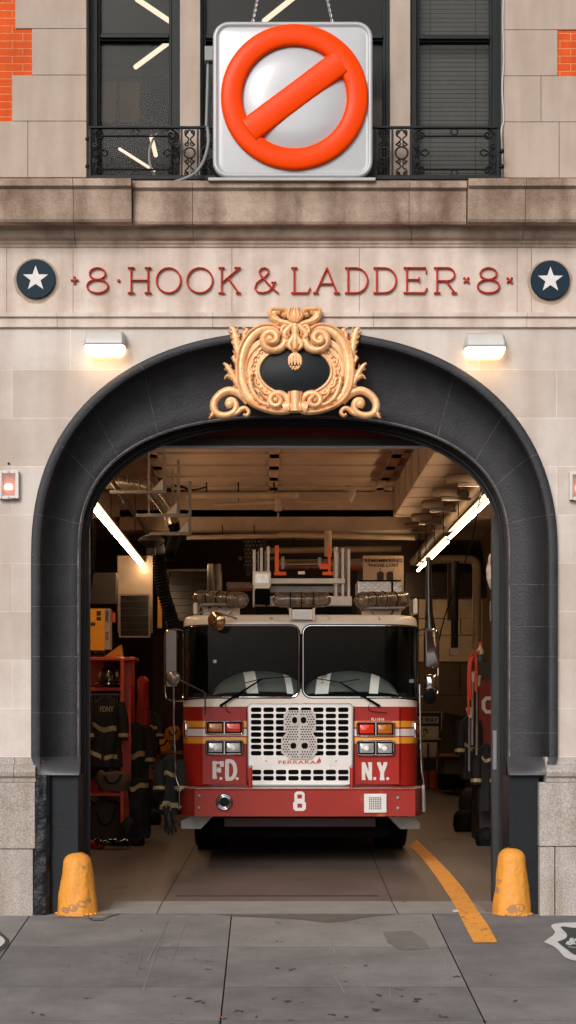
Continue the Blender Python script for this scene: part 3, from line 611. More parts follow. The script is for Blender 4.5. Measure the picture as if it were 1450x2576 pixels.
# bollards
BOL = mat('yellow_bollard_paint', srgb(226,150,54), .6, var=.2, vs=7, bump=1.0, bs=24, spots=(srgb(196,122,54), 9, .67))
BOLC = mat('chipped_bollard_patch', srgb(176,128,88), .8, var=.3, vs=20, bump=.5)
def bollard(px, w_, pt, pb, lab, sd):
    bz = -.012; c = Vector((X(px, .06), .07, bz)); h = Z(pt, .06)-bz; rb = w_/2/F*(D+.03)
    prof_ = [(rb*.97, -.05), (rb*1.0, .0), (rb*.995, .03)]+[(rb*(1-.29*(k/10)), .03+(h*.83-.03)*k/10) for k in range(1, 11)]
    rt = rb*.71
    for k in range(1, 9): a = pi/2*k/8; prof_.append((max(rt*cos(a)**.92, .002) if k < 8 else .002, h*.83+h*.17*sin(a)))
    m = MB(); m.lathe(c, prof_, 40, jit=.07)
    t = thing('bollard', c, lab, 'bollard', 'yellow bollards at the doorway')
    m.build('post', BOL, t, smooth=True, angle=70)
    random.seed(sd); ch = MB()
    for aa, zz, q in ((-70, .10, .045), (-45, .13, .03), (-95, .07, .05), (-60, .4, .02), (-120, .05, .04)) if sd == 1 else ((-150, .28, .035), (-155, .2, .04), (-95, .06, .06), (-75, .07, .045)):
        pts = []
        for i in range(12):
            th = 2*pi*i/12; r_ = q*random.uniform(.6, 1.1); a = R(aa)+r_*cos(th)/rb*1.2; z = zz+r_*sin(th)*.8; rr_ = rb*(1-.29*max(0, (z-.03))/(h*.83-.03))*1.012
            d = rr_*(1+.07*noise.noise(Vector((cos(a)*2.2, sin(a)*2.2, z*7+c.x)))); pts.append(c+Vector((d*cos(a), d*sin(a), z)))
        ch.poly(pts)
    ch.build('chipped_patch', BOLC, t)
    fl = MB()
    for i in range(26):
        a = R(random.uniform(-175, -5)); fl.blob(c+Vector((rb*1.01*cos(a), rb*1.01*sin(a), random.uniform(.0, .02))), .014, .01, .010, 6, 4, .4)
    fl.build('paint_crust', BOL, t)
bollard(194, 104, 2144, 2303, 'yellow rounded bollard with chipped base at the left side of the doorway', 1)
bollard(1289, 99, 2132, 2298, 'yellow rounded bollard at the right side of the doorway beside the yellow line', 2)
# ------------------------------------------------------------------ gilded cartouche
ca = thing('cartouche', P(741, 1050, -.05), 'gilded baroque cartouche with scrolls and leaves around a black oval on top of the arch', 'ornament')
YO = -.02
def O(x, y, d=0): return P(465.5+x*.3731, 754.8+y*.3731, YO)+Vector((0, -d, 0))
U = .3731/306                                       # metres per drawing unit
def om(pts, n=6): return bez([O(x, y) for x, y in pts], n)
def mir(pts): return [(1484-x, y) for x, y in pts]
def both(fn):
    for s in (0, 1): fn((lambda pts: mir(pts)) if s else (lambda pts: pts))
def part(name, fn, m=GOLD, **k):
    mb = MB(); fn(mb); return mb.build(name, m, ca, smooth=True, angle=60, **k)
el = lambda rx, ry, a0, a1, n=40, wav=0, cx=743, cy=478: [O(cx+(rx+wav*sin(R(a0+(a1-a0)*i/n)*22))*cos(R(a0+(a1-a0)*i/n)), cy+(ry+wav*sin(R(a0+(a1-a0)*i/n)*22))*sin(R(a0+(a1-a0)*i/n))) for i in range(n+1)]
# black domed field and the block behind
part('black_field', lambda m: [m.loft([[O(743+q*250*cos(2*pi*k/36), 488+q*168*sin(2*pi*k/36), .045+.05*(1-q*q)) for k in range(36)] for q in (.02, .3, .6, .85, 1.0)], True)], BLACKF)
part('backing', lambda m: m.loft([[O(743+372*cos(2*pi*k/48), 478+270*sin(2*pi*k/48), -.05) for k in range(48)], [O(743+372*cos(2*pi*k/48), 478+270*sin(2*pi*k/48), .05) for k in range(48)], [O(743+250*cos(2*pi*k/48), 486+168*sin(2*pi*k/48), .05) for k in range(48)], [O(743+250*cos(2*pi*k/48), 486+168*sin(2*pi*k/48), .02) for k in range(48)]], True))
for nm, s in (('c_scroll', 0), ('c_scroll', 1)):
    f = mir if s else (lambda p: p)
    def cs(m):
        path = [(655,262),(640,222),(590,196),(520,204),(455,250),(410,320),(386,400),(380,480),(388,560),(420,640),(480,700),(560,735),(640,742),(690,735)]
        m.sweep([p+Vector((0, -.045, 0)) for p in om(f(path), 6)], lambda t: U*(38-8*t), lambda t: .04)
        m.sweep([p+Vector((0, -.05, 0)) for p in om(f([(640,215),(590,182),(500,190),(430,240),(378,320),(358,400),(352,480),(360,570),(398,660),(470,722),(560,756),(640,768),(700,762)]), 6)], U*14, .05)
    part(nm, cs)
    def vol(m):                                     # upper volute
        pts = []; cx, cy = 600, 284
        for i in range(50):
            t = i/49; a = R(-50+560*t); r = 72*(1-t)**.75+12; pts.append(f([(cx+(0 if 1 else 0)-r*-1*cos(a)*1.0-30*t, cy+r*sin(a)*.95)])[0])
        m.sweep([O(x, y, .06+.07*i/49) for i, (x, y) in enumerate(pts)], lambda t: U*(30-11*t), lambda t: .05)
        c_ = f([(572, 282)])[0]; m.blob(O(c_[0], c_[1], .125), U*24, .03, U*24)
    part('volute', vol)
    def vol2(m):                                    # lower volute
        pts = []; cx, cy = 628, 700
        for i in range(44):
            t = i/43; a = R(60-500*t); r = 62*(1-t)**.8+12; pts.append(f([(cx-12*t+r*cos(a), cy-14*t+r*sin(a)*.95)])[0])
        m.sweep([O(x, y, .06+.05*i/43) for i, (x, y) in enumerate(pts)], lambda t: U*(26-10*t), lambda t: .045)
        c_ = f([(612, 686)])[0]; m.blob(O(c_[0], c_[1], .1), U*18, .03, U*18)
        m.sweep([p+Vector((0, -.08, 0)) for p in om(f([(660,742),(700,730),(742,728)]), 5)], U*44, .05)
    part('lower_volute', vol2)
    def leaf(m, path, w, h=.035, d=.05, lobes=4, side=1):
        p = om(f(path), 6); m.sweep([q+Vector((0, -d, 0)) for q in p], lambda t: U*w*(.35+.65*sin(pi*min(1, t*.9+.08))), lambda t: h)
        N = len(p)
        for k in range(lobes):
            for sg in (-1, 1):
                i = int(N*(.15+.7*k/lobes)); a = p[i]; b = p[min(i+3, N-1)]; t = (b-a).normalized(); nn = Vector((-t.z, 0, t.x))*sg
                q0 = a+nn*U*w*.4; q1 = a+nn*U*w*1.0+t*U*w*.35; q2 = a+nn*U*w*1.25+t*U*w*1.05
                m.sweep([v+Vector((0, -d, 0)) for v in bez([q0, q1, q2], 4)], lambda t: U*w*(.42-.3*t), lambda t: h*(1-.2*t), n=5)
        m.blob(p[-1]+Vector((0, -d-.01, 0)), U*w*.5, h*.7, U*w*.5, 8, 6)
    # acanthus on the shoulders, on the flanks, on the lower curve
    part('acanthus_leaf', lambda m: (leaf(m, [(372,395),(352,330),(345,270),(330,215),(312,200)], 26, lobes=4), leaf(m, [(405,290),(400,240),(420,215),(395,200)], 17, lobes=2)))
    part('acanthus_leaf', lambda m: (leaf(m, [(372,615),(345,560),(320,510),(290,460),(268,440)], 21, lobes=4), leaf(m, [(350,520),(325,535),(290,520),(270,538)], 13, lobes=2), leaf(m, [(362,460),(338,420),(330,395),(345,380)], 14, lobes=2)))
    part('acanthus_leaf', lambda m: (leaf(m, [(620,722),(540,715),(480,670),(445,590),(440,530),(462,510)], 17, h=.035, d=.08, lobes=6), leaf(m, [(590,700),(545,675),(510,630),(508,605)], 9, d=.07, lobes=3)))
    part('side_scroll', lambda m: (m.sweep([p+Vector((0, -.03, 0)) for p in om(f([(430,690),(370,635),(300,615),(240,640),(200,690),(198,740),(225,775),(280,782),(330,760),(345,720),(330,685),(300,680),(288,705),(305,728)]), 6)], lambda t: U*(30-11*t), .045),
                                   m.sweep([p+Vector((0, -.03, 0)) for p in om(f([(300,780),(350,765),(380,740),(410,735),(432,760),(415,785),(395,775)]), 6)], lambda t: U*(20-8*t), .035),
                                   leaf(m, [(205,715),(195,755),(182,785),(168,800)], 15, d=.03, lobes=2), m.blob(O(*f([(303,708)])[0], .06), U*30, .03, U*30)))
    part('egg_band', lambda m: (m.sweep([p+Vector((0, -.055, 0)) for p in (el(296, 214, 118, 226, 60, 5) if not s else [Vector((2*O(742,0).x-q.x, q.y, q.z)) for q in el(296, 214, 118, 226, 60, 5)])], U*9, .02),
                                 m.sweep([p+Vector((0, -.05, 0)) for p in (el(330, 240, 105, 232, 50) if not s else [Vector((2*O(742,0).x-q.x, q.y, q.z)) for q in el(330, 240, 105, 232, 50)])], U*7, .022)))
    part('bead_row', lambda m: [m.blob(O(*f([(743+278*cos(R(a)), 480+198*sin(R(a)))])[0], .055), U*10, .012, U*13, 8, 6) for a in range(135, 226, 9)])
    part('crest_scroll', lambda m: (m.sweep([p+Vector((0, -.06, 0)) for p in om(f([(735,200),(700,175),(640,160),(600,140),(578,105),(585,80),(620,78),(665,80),(685,98),(675,118),(655,108)]), 6)], lambda t: U*(24-9*t), .055),
                                    m.sweep([p+Vector((0, -.07, 0)) for p in om(f([(640,165),(600,130),(600,95),(640,85)]), 6)], U*26, .03)))
    part('leaf_cluster', lambda m: (leaf(m, [(720,185),(690,215),(670,245),(678,275)], 26, d=.09, lobes=3), leaf(m, [(735,250),(715,290),(700,320),(712,345)], 22, d=.09, lobes=2), leaf(m, [(700,200),(665,195),(650,225),(660,245)], 16, d=.09, lobes=2)))
part('inner_rim', lambda m: m.sweep([p+Vector((0, -.05, 0)) for p in el(245, 165, 0, 360, 60, 0, 743, 487)], U*11, .025))
part('crest_bud', lambda m: (m.blob(O(742, 118, .09), U*46, .05, U*52), [m.sweep([p+Vector((0, -.10, 0)) for p in om([(742+dx*.2,175),(742+dx,125),(742+dx*.6,72)], 6)], lambda t: U*(13*sin(pi*(t*.85+.1))), .045) for dx in (-46, -24, 0, 24, 46)]))
part('centre_stem', lambda m: (m.sweep([p+Vector((0, -.08, 0)) for p in om([(742,170),(742,230),(742,300),(742,350)], 6)], lambda t: U*(34-16*t), .055), m.blob(O(742, 350, .08), U*28, .03, U*18)))
part('pendant', lambda m: ([m.sweep([p+Vector((0, -.07, 0)) for p in om([(742+dx*.1,368),(742+dx*.8,400),(742+dx,455)], 5)], lambda t: U*(6+9*sin(pi*t)), .03) for dx in (-40, -22, 0, 22, 40)], [m.blob(O(742+x, y, .1), U*9, .012, U*9, 8, 6) for x, y in ((-28,465),(-10,468),(10,468),(28,465),(-16,478),(2,482),(18,476))]))
part('lower_clasp', lambda m: (m.sweep([p+Vector((0, -.08, 0)) for p in om([(742,632),(742,700),(742,765)], 6)], lambda t: U*(38-4*sin(pi*t)), .075), m.sweep([p+Vector((0, -.09, 0)) for p in om([(700,635),(706,700),(700,762)], 5)], U*7, .05), m.sweep([p+Vector((0, -.09, 0)) for p in om([(784,635),(778,700),(784,762)], 5)], U*7, .05)))
# ------------------------------------------------------------------ balcony railing
def spiral(m, cx, cz, r, a0, turns, Y, flipx=1, rad=.009, n=22):
    m.tube([P(cx, cz, Y)+Vector((flipx*r*(1-.75*i/n)*cos(a0+turns*2*pi*i/n), 0, r*(1-.75*i/n)*sin(a0+turns*2*pi*i/n))) for i in range(n+1)], rad, 6)
def railing(x0, x1, posts, wides, narrows, lab):
    YR = -.12; t = thing('balcony_railing', P((x0+x1)/2, 450, YR), lab, 'railing', 'iron railings on the cornice ledge')
    m = MB(); m.box(X(x0, YR), X(x1, YR), YR-.02, YR+.02, Z(323, YR), Z(318, YR)); m.build('top_rail', IRON, t, bevel=.003)
    m = MB(); m.box(X(x0, YR), X(x1, YR), YR-.015, YR+.015, Z(446, YR)-.02, Z(441, YR)); m.build('bottom_rail', IRON, t, bevel=.003)
    for p_ in posts: MB().box(X(p_-2.5, YR), X(p_+2.5, YR), YR-.012, YR+.012, Z(446, YR), Z(320, YR)).build('post', IRON, t)
    for a, b in wides:
        m = MB()
        m.tube([P(a+22, 342, YR), P(b-22, 342, YR)], .008, 6); m.tube([P(a+22, 426, YR), P(b-22, 426, YR)], .008, 6)
        mid = (a+b)/2
        for y in (331, 435): m.tube([P(mid, y, YR)+Vector((.027*cos(2*pi*k/16), 0, .027*sin(2*pi*k/16))) for k in range(17)], .007, 6)
        for xx, sg in ((a, 1), (b, -1)):
            for yy, sv in ((342, 1), (426, -1)):
                spiral(m, xx+sg*24, yy-3*sv, .042, pi/2 if sv > 0 else -pi/2, 1.25*(-1 if (sg*sv) > 0 else 1)*-1, YR)
                m.tube(bez([P(xx+sg*24, yy-17*sv, YR), P(xx+sg*7, yy-4*sv, YR), P(xx+sg*9, yy+12*sv, YR), P(xx+sg*16, yy+26*sv, YR), P(xx+sg*8, yy+36*sv, YR)], 6), .008, 6)
            m.tube(bez([P(xx+sg*6, 372, YR), P(xx+sg*18, 380, YR), P(xx+sg*20, 388, YR), P(xx+sg*6, 396, YR)], 5), .009, 6)
            for dy in (-9, 9): m.tube([P(xx+sg*18, 384, YR), P(xx+sg*36, 384+dy, YR), P(xx+sg*44, 384, YR)], .007, 6)
            spiral(m, xx+sg*10, 366, .022, 0, 1, YR, sg); spiral(m, xx+sg*10, 402, .022, 0, -1, YR, sg)
        m.build('scroll_panel', IRON, t, smooth=True)
    for a, b in narrows:
        m = MB(); mid = (a+b)/2; w_ = (b-a)/2-4
        m.tube([P(mid, 384, YR)+Vector((w_*.9/306*cos(2*pi*k/20), 0, w_*.9/306*sin(2*pi*k/20))) for k in range(21)], .008, 6)
        for sg in (-1, 1):
            for sv in (-1, 1):
                spiral(m, mid+sg*w_*.5, 384-sv*22, .02, pi/2, 1.1*sg, YR, 1, .006); spiral(m, mid+sg*w_*.5, 384-sv*52, .02, -pi/2, 1.1*sg, YR, 1, .006)
                m.tube(bez([P(mid+sg*w_*.9, 384-sv*20, YR), P(mid+sg*2, 384-sv*34, YR), P(mid+sg*w_*.8, 384-sv*46, YR), P(mid, 384-sv*58, YR)], 5), .006, 6)
        m.build('narrow_panel', IRON, t, smooth=True)
railing(222, 560, (226, 457, 498, 548), ((228, 455),), ((459, 496), (500, 546)), 'black wrought iron scroll railing on the ledge left of the hanging sign')
railing(925, 1258, (945, 988, 1034, 1253), ((1036, 1252),), ((947, 986), (990, 1032)), 'black wrought iron scroll railing on the ledge right of the hanging sign')
for x, ys in ((221, (349, 418)), (1263, (380, 418))):
    for y in ys:
        m = MB(); m.tube([P(x-6 if x < 700 else x+6, y, -.12), P(x+8 if x < 700 else x-8, y, -.12)], .012, 8); m.blob(P(x, y, -.12), .02, .02, .02)
        o = m.build('railing_anchor', IRON, bpy.data.objects['balcony_railing' if x < 700 else 'balcony_railing.001'])
# ------------------------------------------------------------------ prohibition sign
SWH = mat('sign_white_plastic', srgb(172,173,177), .3, var=.08, vs=2, coat=.5)
SOR = mat('sign_orange_plastic', srgb(236,66,0), .3, var=.08, vs=3, coat=.0, spec=.1)
sg = thing('hanging_sign', P(737, 447, -.28), 'large white square plastic sign with raised orange ring and slanting bar standing on the ledge', 'sign')
YS = -.28
def rrect(x0, x1, y0, y1, r, Y, n=8, ins=0):
    A, C_ = P(x0, y1, YS), P(x1, y0, YS); a, b, c_, d = A.x+ins, C_.x-ins, A.z+ins, C_.z-ins; r = max(r-ins, .01); out = []
    for cx, cz, s0 in ((b-r, d-r, 0), (a+r, d-r, 90), (a+r, c_+r, 180), (b-r, c_+r, 270)):
        for k in range(n+1): q = R(s0+90*k/n); out.append((cx+r*cos(q), Y, cz+r*sin(q)))
    return out
m = MB(); rs = [rrect(536, 938, 54, 447, .13, y, ins=i) for i, y in ((.004, YS+.22), (0, YS+.03), (0, YS), (.008, YS-.012), (.02, YS-.016), (.032, YS-.012), (.038, YS-.002), (.05, YS), (.06, YS-.002))]
m.loft(rs, True); m.poly(rs[-1]); m.poly(rs[0][::-1]); m.build('sign_box', SWH, sg, smooth=True, angle=60)
def ringband(m, ax, ay, bx, by):
    secs = [(0, 0), (0, .03), (.05, .042), (.14, .05), (.5, .052), (.86, .05), (.95, .042), (1, .03), (1, 0)]
    m.loft([[P(cx+(ax+(bx-ax)*u)*cos(2*pi*k/72), cy+(ay+(by-ay)*u)*sin(2*pi*k/72), YS)+Vector((0, -h, 0)) for k in range(73)] for u, h in secs])
def fatbar(m, a, b, w):
    d = (b-a).normalized(); nn = Vector((-d.z, 0, d.x)); secs = [(-1, 0), (-1, .04), (-.93, .055), (-.8, .062), (0, .064), (.8, .062), (.93, .055), (1, .04), (1, 0)]
    m.loft([[a.lerp(b, k/6)+nn*w*u+Vector((0, -h, 0)) for k in range(7)] for u, h in secs])
cx, cy = 741, 246; ring_pts = [P(cx+157*cos(2*pi*k/72), cy+155*sin(2*pi*k/72), YS) for k in range(73)]
m = MB(); ringband(m, 185, 183, 131, 129); m.build('ring', SOR, sg, smooth=True)
m = MB(); a_, b_ = P(856, 160, YS), P(626, 332, YS); fatbar(m, a_, b_, 32/306); m.build('slanting_bar', SOR, sg, smooth=True)
m = MB()
NR_ = 10; m.loft([[P(cx+132*q*cos(2*pi*k/48), cy+130*q*sin(2*pi*k/48), YS)+Vector((0, -.045*(1-q**4), 0)) for k in range(48)] for q in [.02+.98*i/NR_ for i in range(NR_+1)]], True); m.build('white_disc', mat('sign_pale_plastic', srgb(178,179,183), .25, var=.06, coat=.5), sg, smooth=True)
m = MB(); rs2 = [rrect(540, 934, 58, 446, .12, y, ins=-.012) for y in (YS+.03, YS+.19)]; m.loft(rs2, True); m.build('sign_casing', mat('sign_casing_dark', srgb(44,48,50), .5), sg)
MB().box(X(524, -.28), X(945, -.28), -.30, -.04, Z(452, -.28)-.01, Z(447.5, -.28)).build('base_tray', mat('tray_grey', srgb(176,170,168), .5), sg, bevel=.003)
for (x0, y0), (x1, y1), lab in (((636,54),(653,-30),'metal hanging chain above the left side of the orange ring sign'), ((836,54),(817,-30),'metal hanging chain above the right side of the orange ring sign')):
    m = MB(); a, b = P(x0, y0, -.2), P(x1, y1, -.18); n = 13
    for i in range(n):
        c_ = a.lerp(b, (i+.5)/n); d = (b-a).normalized(); nn = (Vector((0, 1, 0)) if i % 2 else d.cross(Vector((0, 1, 0)))); L_2 = (b-a).length/n*.68
        m.tube([c_+d*L_2*cos(2*pi*k/12)+nn*.0085*sin(2*pi*k/12) for k in range(13)], .0035, 5, False)
    o = m.build('chain', mat('chain_steel', srgb(190,180,180), .35, metal=.8), smooth=True); o['label'] = lab; o['category'] = 'chain'
PVC = mat('grey_conduit', srgb(128,130,130), .5, var=.15)
t = thing('junction_box', P(524, 152, -.08), 'grey electrical box with conduit mounted left of the hanging sign', 'electrical box')
MB().bp(515, 537, 114, 151, -.12, -.02).build('box', PVC, t, bevel=.006)
MB().tube([P(524, 150, -.07), P(522, 230, -.07), P(520, 300, -.07), P(518, 350, -.07)], .013, 10).build('conduit', PVC, t, smooth=True)
m = MB(); m.tube(bez([P(522, 320, -.14), P(524, 360, -.2), P(512, 405, -.22), P(490, 435, -.22), P(455, 452, -.22), P(420, 462, -.22)], 8), .013, 8)
o = m.build('cable', PVC, smooth=True); o['label'] = 'grey cable sweeping down in front of the railing from the junction box'; o['category'] = 'cable'
m = MB(); m.tube(bez([P(424, 326, -.08), P(395, 336, -.08), P(378, 370, -.08), P(377, 410, -.08), P(392, 445, -.08), P(410, 456, -.08)], 8), .009, 8)
o = m.build('cable', PVC, smooth=True); o['label'] = 'thin grey cable looped behind the left railing in front of the window'; o['category'] = 'cable'
m = MB(); m.tube(bez([P(1268, -40, -.02), P(1266, 60, -.02), P(1268, 150, -.02), P(1264, 220, -.02), P(1268, 300, -.02), P(1262, 330, -.02), P(1266, 420, -.02)], 6), .006, 6)
o = m.build('cable', mat('white_cable', srgb(200,198,196), .5), smooth=True); o['label'] = 'thin white cable hanging down the stone beside the right window'; o['category'] = 'cable'
# small fittings seen through the left window
t = thing('outdoor_floodlight', P(435, 360, -.02), 'small grey floodlight behind the left railing', 'floodlight')
MB().blob(P(436, 345, .0), .05, .06, .07, 12, 8).build('head', mat('floodlight_grey', srgb(110,112,114), .4, metal=.5), t, smooth=True)
MB().tube([P(436, 360, .02), P(434, 400, .06), P(434, 440, .1)], .012).build('stem', IRON, t)
# ------------------------------------------------------------------ lamps, blind and bits inside the upper room
def glow(p0, p1, Zc, r, lab):
    d0 = (Zc-CZ)*F/(VY-p0[1])-D; d1 = (Zc-CZ)*F/(VY-p1[1])-D
    t = thing('fluorescent_lamp', P(*p0, d0), lab, 'ceiling lamp', 'lamps inside the upper room')
    MB().tube([P(*p0, d0), P(*p1, d1)], r, 10).build('tube', WARMW, t, smooth=True)
    MB().tube([P(*p0, d0)+Vector((0, .02, r*1.6)), P(*p1, d1)+Vector((0, .02, r*1.6))], r*1.2, 4).build('housing', IRON, t)
glow((345, -3), (428, 53), 8.6, .026, 'lit tube lamp slanting down behind the top pane of the left window')
glow((430, 102), (341, 168), 8.6, .026, 'lit tube lamp slanting up behind the lower pane of the left window')
glow((665, 52), (738, -6), 8.6, .026, 'lit tube lamp behind the top of the middle window')
glow((301, 374), (388, 429), 7.2, .015, 'lit tube lamp low behind the left railing')
glow((381, 344), (392, 390), 7.4, .022, 'short lit lamp low in the left window beside the looped cable')
PB = stone('rippled_glass', srgb(226,180,120), srgb(210,164,104), srgb(150,116,80), row=30, width=60, mortar=0)
t = thing('interior_partition', P(310, 300, 1.5), 'dark framed partition with rippled amber glass behind the left window', 'partition')
MB().bp(252, 294, 200, 306, 1.5, 1.53).build('pane', PB, t); MB().bp(301, 352, 200, 308, 1.5, 1.53).build('pane', PB, t)
m = MB(); m.bp(294, 301, 200, 310, 1.46, 1.56); m.bp(225, 470, 190, 200, 1.46, 1.56); m.bp(352, 366, 190, 312, 1.46, 1.56); m.bp(225, 470, 308, 322, 1.46, 1.56); m.build('partition_frame', GREEN, t)
BL = mat('grey_blind_slat', srgb(190,192,196), .5, var=.12)
t = thing('venetian_blind', P(1144, 460, .38), 'closed grey venetian blind behind the right window', 'blind')
m = MB(); y = -10
while y < 470: m.loft([[(X(1050, .38), .375, Z(y, .38)), (X(1238, .38), .375, Z(y, .38))], [(X(1050, .38), .392, Z(y+8.0, .38)), (X(1238, .38), .392, Z(y+8.0, .38))]]); y += 11.2
m.build('slats', BL, t); 
for xx in (1082, 1196): MB().box(X(xx, .37), X(xx+1.2, .37), .366, .368, Z(470, .37), Z(-10, .37)).build('ladder_cord', mat('cord', srgb(70,74,78), .7), t)
t = thing('roller_shade', P(700, 60, .7), 'brown board leaning inside the middle window', 'board')
MB().bp(930, 968, 250, 400, .9, .93).build('panel', mat('brown_board', srgb(128,104,88), .7), t)
# ================================================================== FIRE TRUCK
TRED = mat('fire_truck_red', srgb(160,34,25), .3, var=.12, vs=2, coat=.15, spec=.3, spots=(srgb(120,34,28), 5, .75))
TWH = mat('fire_truck_white', srgb(240,230,218), .25, var=.08, vs=2, coat=.6)
TYEL = mat('stripe_yellow', srgb(236,160,52), .35, var=.1, coat=.4)
TWS = mat('stripe_white', srgb(222,216,214), .35, var=.06, coat=.4)
TSTEEL = mat('polished_steel', srgb(232,228,226), .3, metal=.45, var=.12, vs=4, bump=.12, bs=3)
ALU = mat('painted_aluminium', srgb(216,210,204), .35, metal=.15, var=.2, vs=5)
BLK = mat('matte_black', srgb(8,9,10), .8, var=.2, spec=.1)
DPLATE = mat('tread_plate', srgb(170,168,166), .3, metal=.8, var=.35, vs=40, bump=.6, bs=60)
DECAL = mat('white_decal', srgb(216,212,208), .5, var=.1, vs=30)
YT = 3.95; XT = X(757.5, YT); HW = 1.245; CR = .30
T = thing('fire_truck', (XT, 6.0, floor_z(5.0)), 'red and white ladder fire truck parked nose out inside the open doorway', 'fire truck')
def plan(s, off=0):
    sg = 1 if s >= 0 else -1; a = abs(s); L0 = HW-CR
    if a <= L0: x, y, nx, ny = a, YT+.035*(a/L0)**2, 0, -1
    elif a <= L0+CR*pi/2: q = (a-L0)/CR; x, y, nx, ny = L0+CR*sin(q), YT+.035+CR*(1-cos(q)), sin(q), -cos(q)
    else: x, y, nx, ny = HW, YT+.035+CR+(a-L0-CR*pi/2), 1, 0
    return Vector((XT+sg*(x+nx*off), y+ny*off, 0))
SE = HW-CR+CR*pi/2
def cp(s, z, off=0): p = plan(s, off); p.z = z; return p
def srange(a, b, n): return [a+(b-a)*i/n for i in range(n+1)]
def tz(py): return Z(py, YT)
def band(name, s0, s1, z0, z1, m, off=0, par=None, n=60, **k):
    f0 = z0 if callable(z0) else (lambda s: z0); f1 = z1 if callable(z1) else (lambda s: z1)
    ss = srange(s0, s1, n); mb = MB(); mb.loft([[cp(s, f0(s), off) for s in ss], [cp(s, f1(s), off) for s in ss]])
    if off > 0: mb.loft([[cp(s, f1(s), off) for s in ss], [cp(s, f1(s), 0) for s in ss]]); mb.loft([[cp(s, f0(s), off) for s in ss], [cp(s, f0(s), 0) for s in ss]])
    return mb.build(name, m, par if par is not None else T, smooth=True, **k)
SB = SE+5.2
band('cab_body', -SB, SB, tz(1977), tz(1778), TRED, n=160)
zb, zt = tz(1754), tz(1574)
wins = [(-SE-.02, -.022), (.022, SE+.02)]; rc = .085
def wz(s, w, top):
    a, b = w; d = min(s-a, b-s); r = rc if d < rc else 0
    e = 0 if d >= rc else rc-math.sqrt(max(0, rc*rc-(rc-d)**2))
    drop = .03*max(0, (abs(s)-(HW-CR))/(CR*pi/2))**1.5
    return (zt-e+0-drop*.6) if top else (zb+e-drop)
def col(s):
    for w in wins:
        if w[0] <= s <= w[1]: return wz(s, w, False), wz(s, w, True)
    return (zb+zt)/2, (zb+zt)/2
ss = sorted(set([round(x, 5) for w in wins for x in ([w[0]+rc*(1-cos(pi/2*k/6)) for k in range(7)]+[w[1]-rc*(1-cos(pi/2*k/6)) for k in range(7)]+srange(w[0]+rc, w[1]-rc, 36))]+srange(-SE-1.6, -SE-.02, 10)+srange(SE+.02, SE+1.6, 10)))
mb = MB()
mb.loft([[cp(s, tz(1778)) for s in ss], [cp(s, col(s)[0]) for s in ss]])
roofc = [(tz(1572), 0), (tz(1560), -.004), (tz(1552), -.02), (tz(1547), -.05), (tz(1545), -.10), (tz(1544), -.3)]
mb.loft([[cp(s, col(s)[1]) for s in ss]]+[[cp(s, z, o) for s in ss] for z, o in roofc])
A_, B_ = roofc[-1], 0
mb.quad((XT-HW+.3, YT+.3, tz(1544)), (XT+HW-.3, YT+.3, tz(1544)), (XT+HW-.3, 6.0, tz(1544)), (XT-HW+.3, 6.0, tz(1544)))
mb.build('cab_upper', TWH, T, smooth=True)
band('belt_band', -SE-1.6, SE+1.6, tz(1778), tz(1757), TWH, .004)
WSG = glass('windscreen_glass', (.82, .86, .86), .01, 1.5, refl=.14, wavy=.03)
for w in wins:
    s2 = [s for s in ss if w[0] <= s <= w[1]]
    g_ = MB().loft([[cp(s, wz(s, w, False), -.006) for s in s2], [cp(s, wz(s, w, True), -.006) for s in s2]]).build('windscreen', WSG, T, smooth=True)
    loop = [cp(s, wz(s, w, True), .004) for s in s2]+[cp(s, wz(s, w, False), .004) for s in s2[::-1]]; loop.append(loop[0])
    MB().tube(loop, .016, 6, False).build('seal', RUBBER, g_, smooth=True)
    MB().tube([p+Vector((0, -.014, 0)) for p in loop], .006, 6, False).build('bright_trim', CHROME, g_, smooth=True)
# cab inside
CAB = mat('cab_interior', srgb(16,17,18), .8, var=.3)
mb = MB(); x0, x1 = XT-HW+.05, XT+HW-.05
mb.quad((x0, 6.4, tz(1978)), (x1, 6.4, tz(1978)), (x1, 6.4, tz(1545)), (x0, 6.4, tz(1545))); mb.quad((x0, YT+.3, tz(1760)), (x1, YT+.3, tz(1760)), (x1, 6.4, tz(1760)), (x0, 6.4, tz(1760)))
mb.quad((x0, YT+.35, tz(1760)), (x0, 6.4, tz(1760)), (x0, 6.4, tz(1545)), (x0, YT+.9, tz(1545))); mb.quad((x1, YT+.35, tz(1760)), (x1, 6.4, tz(1760)), (x1, 6.4, tz(1545)), (x1, YT+.9, tz(1545)))
mb.build('cab_lining', CAB, T)
HUMP = mat('reflection_hump_grey', srgb(92,102,102), .55, var=.3, vs=4); HSTR = mat('pale_reflection_strip', srgb(245,246,246), .5, var=.05)
def hump(cx, sg):  # added humps with pale strips imitate reflections in the windscreen
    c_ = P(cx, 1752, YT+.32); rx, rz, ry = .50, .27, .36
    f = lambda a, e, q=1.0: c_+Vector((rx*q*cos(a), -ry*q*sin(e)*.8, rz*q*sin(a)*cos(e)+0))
    m = MB(); m.loft([[f(pi-pi*i/24, R(80)*j/8) for i in range(25)] for j in range(9)]); h = m.build('reflection_hump', HUMP, T, smooth=True)
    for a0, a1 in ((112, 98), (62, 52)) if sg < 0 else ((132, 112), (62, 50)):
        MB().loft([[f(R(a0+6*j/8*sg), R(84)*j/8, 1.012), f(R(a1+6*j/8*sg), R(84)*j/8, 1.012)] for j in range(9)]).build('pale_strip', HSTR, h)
    return h
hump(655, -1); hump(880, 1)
mb = MB(); mb.box(x0+.05, x1-.05, YT+.36, YT+.75, tz(1760), tz(1742)); mb.build('dashboard', CAB, T, bevel=.02)
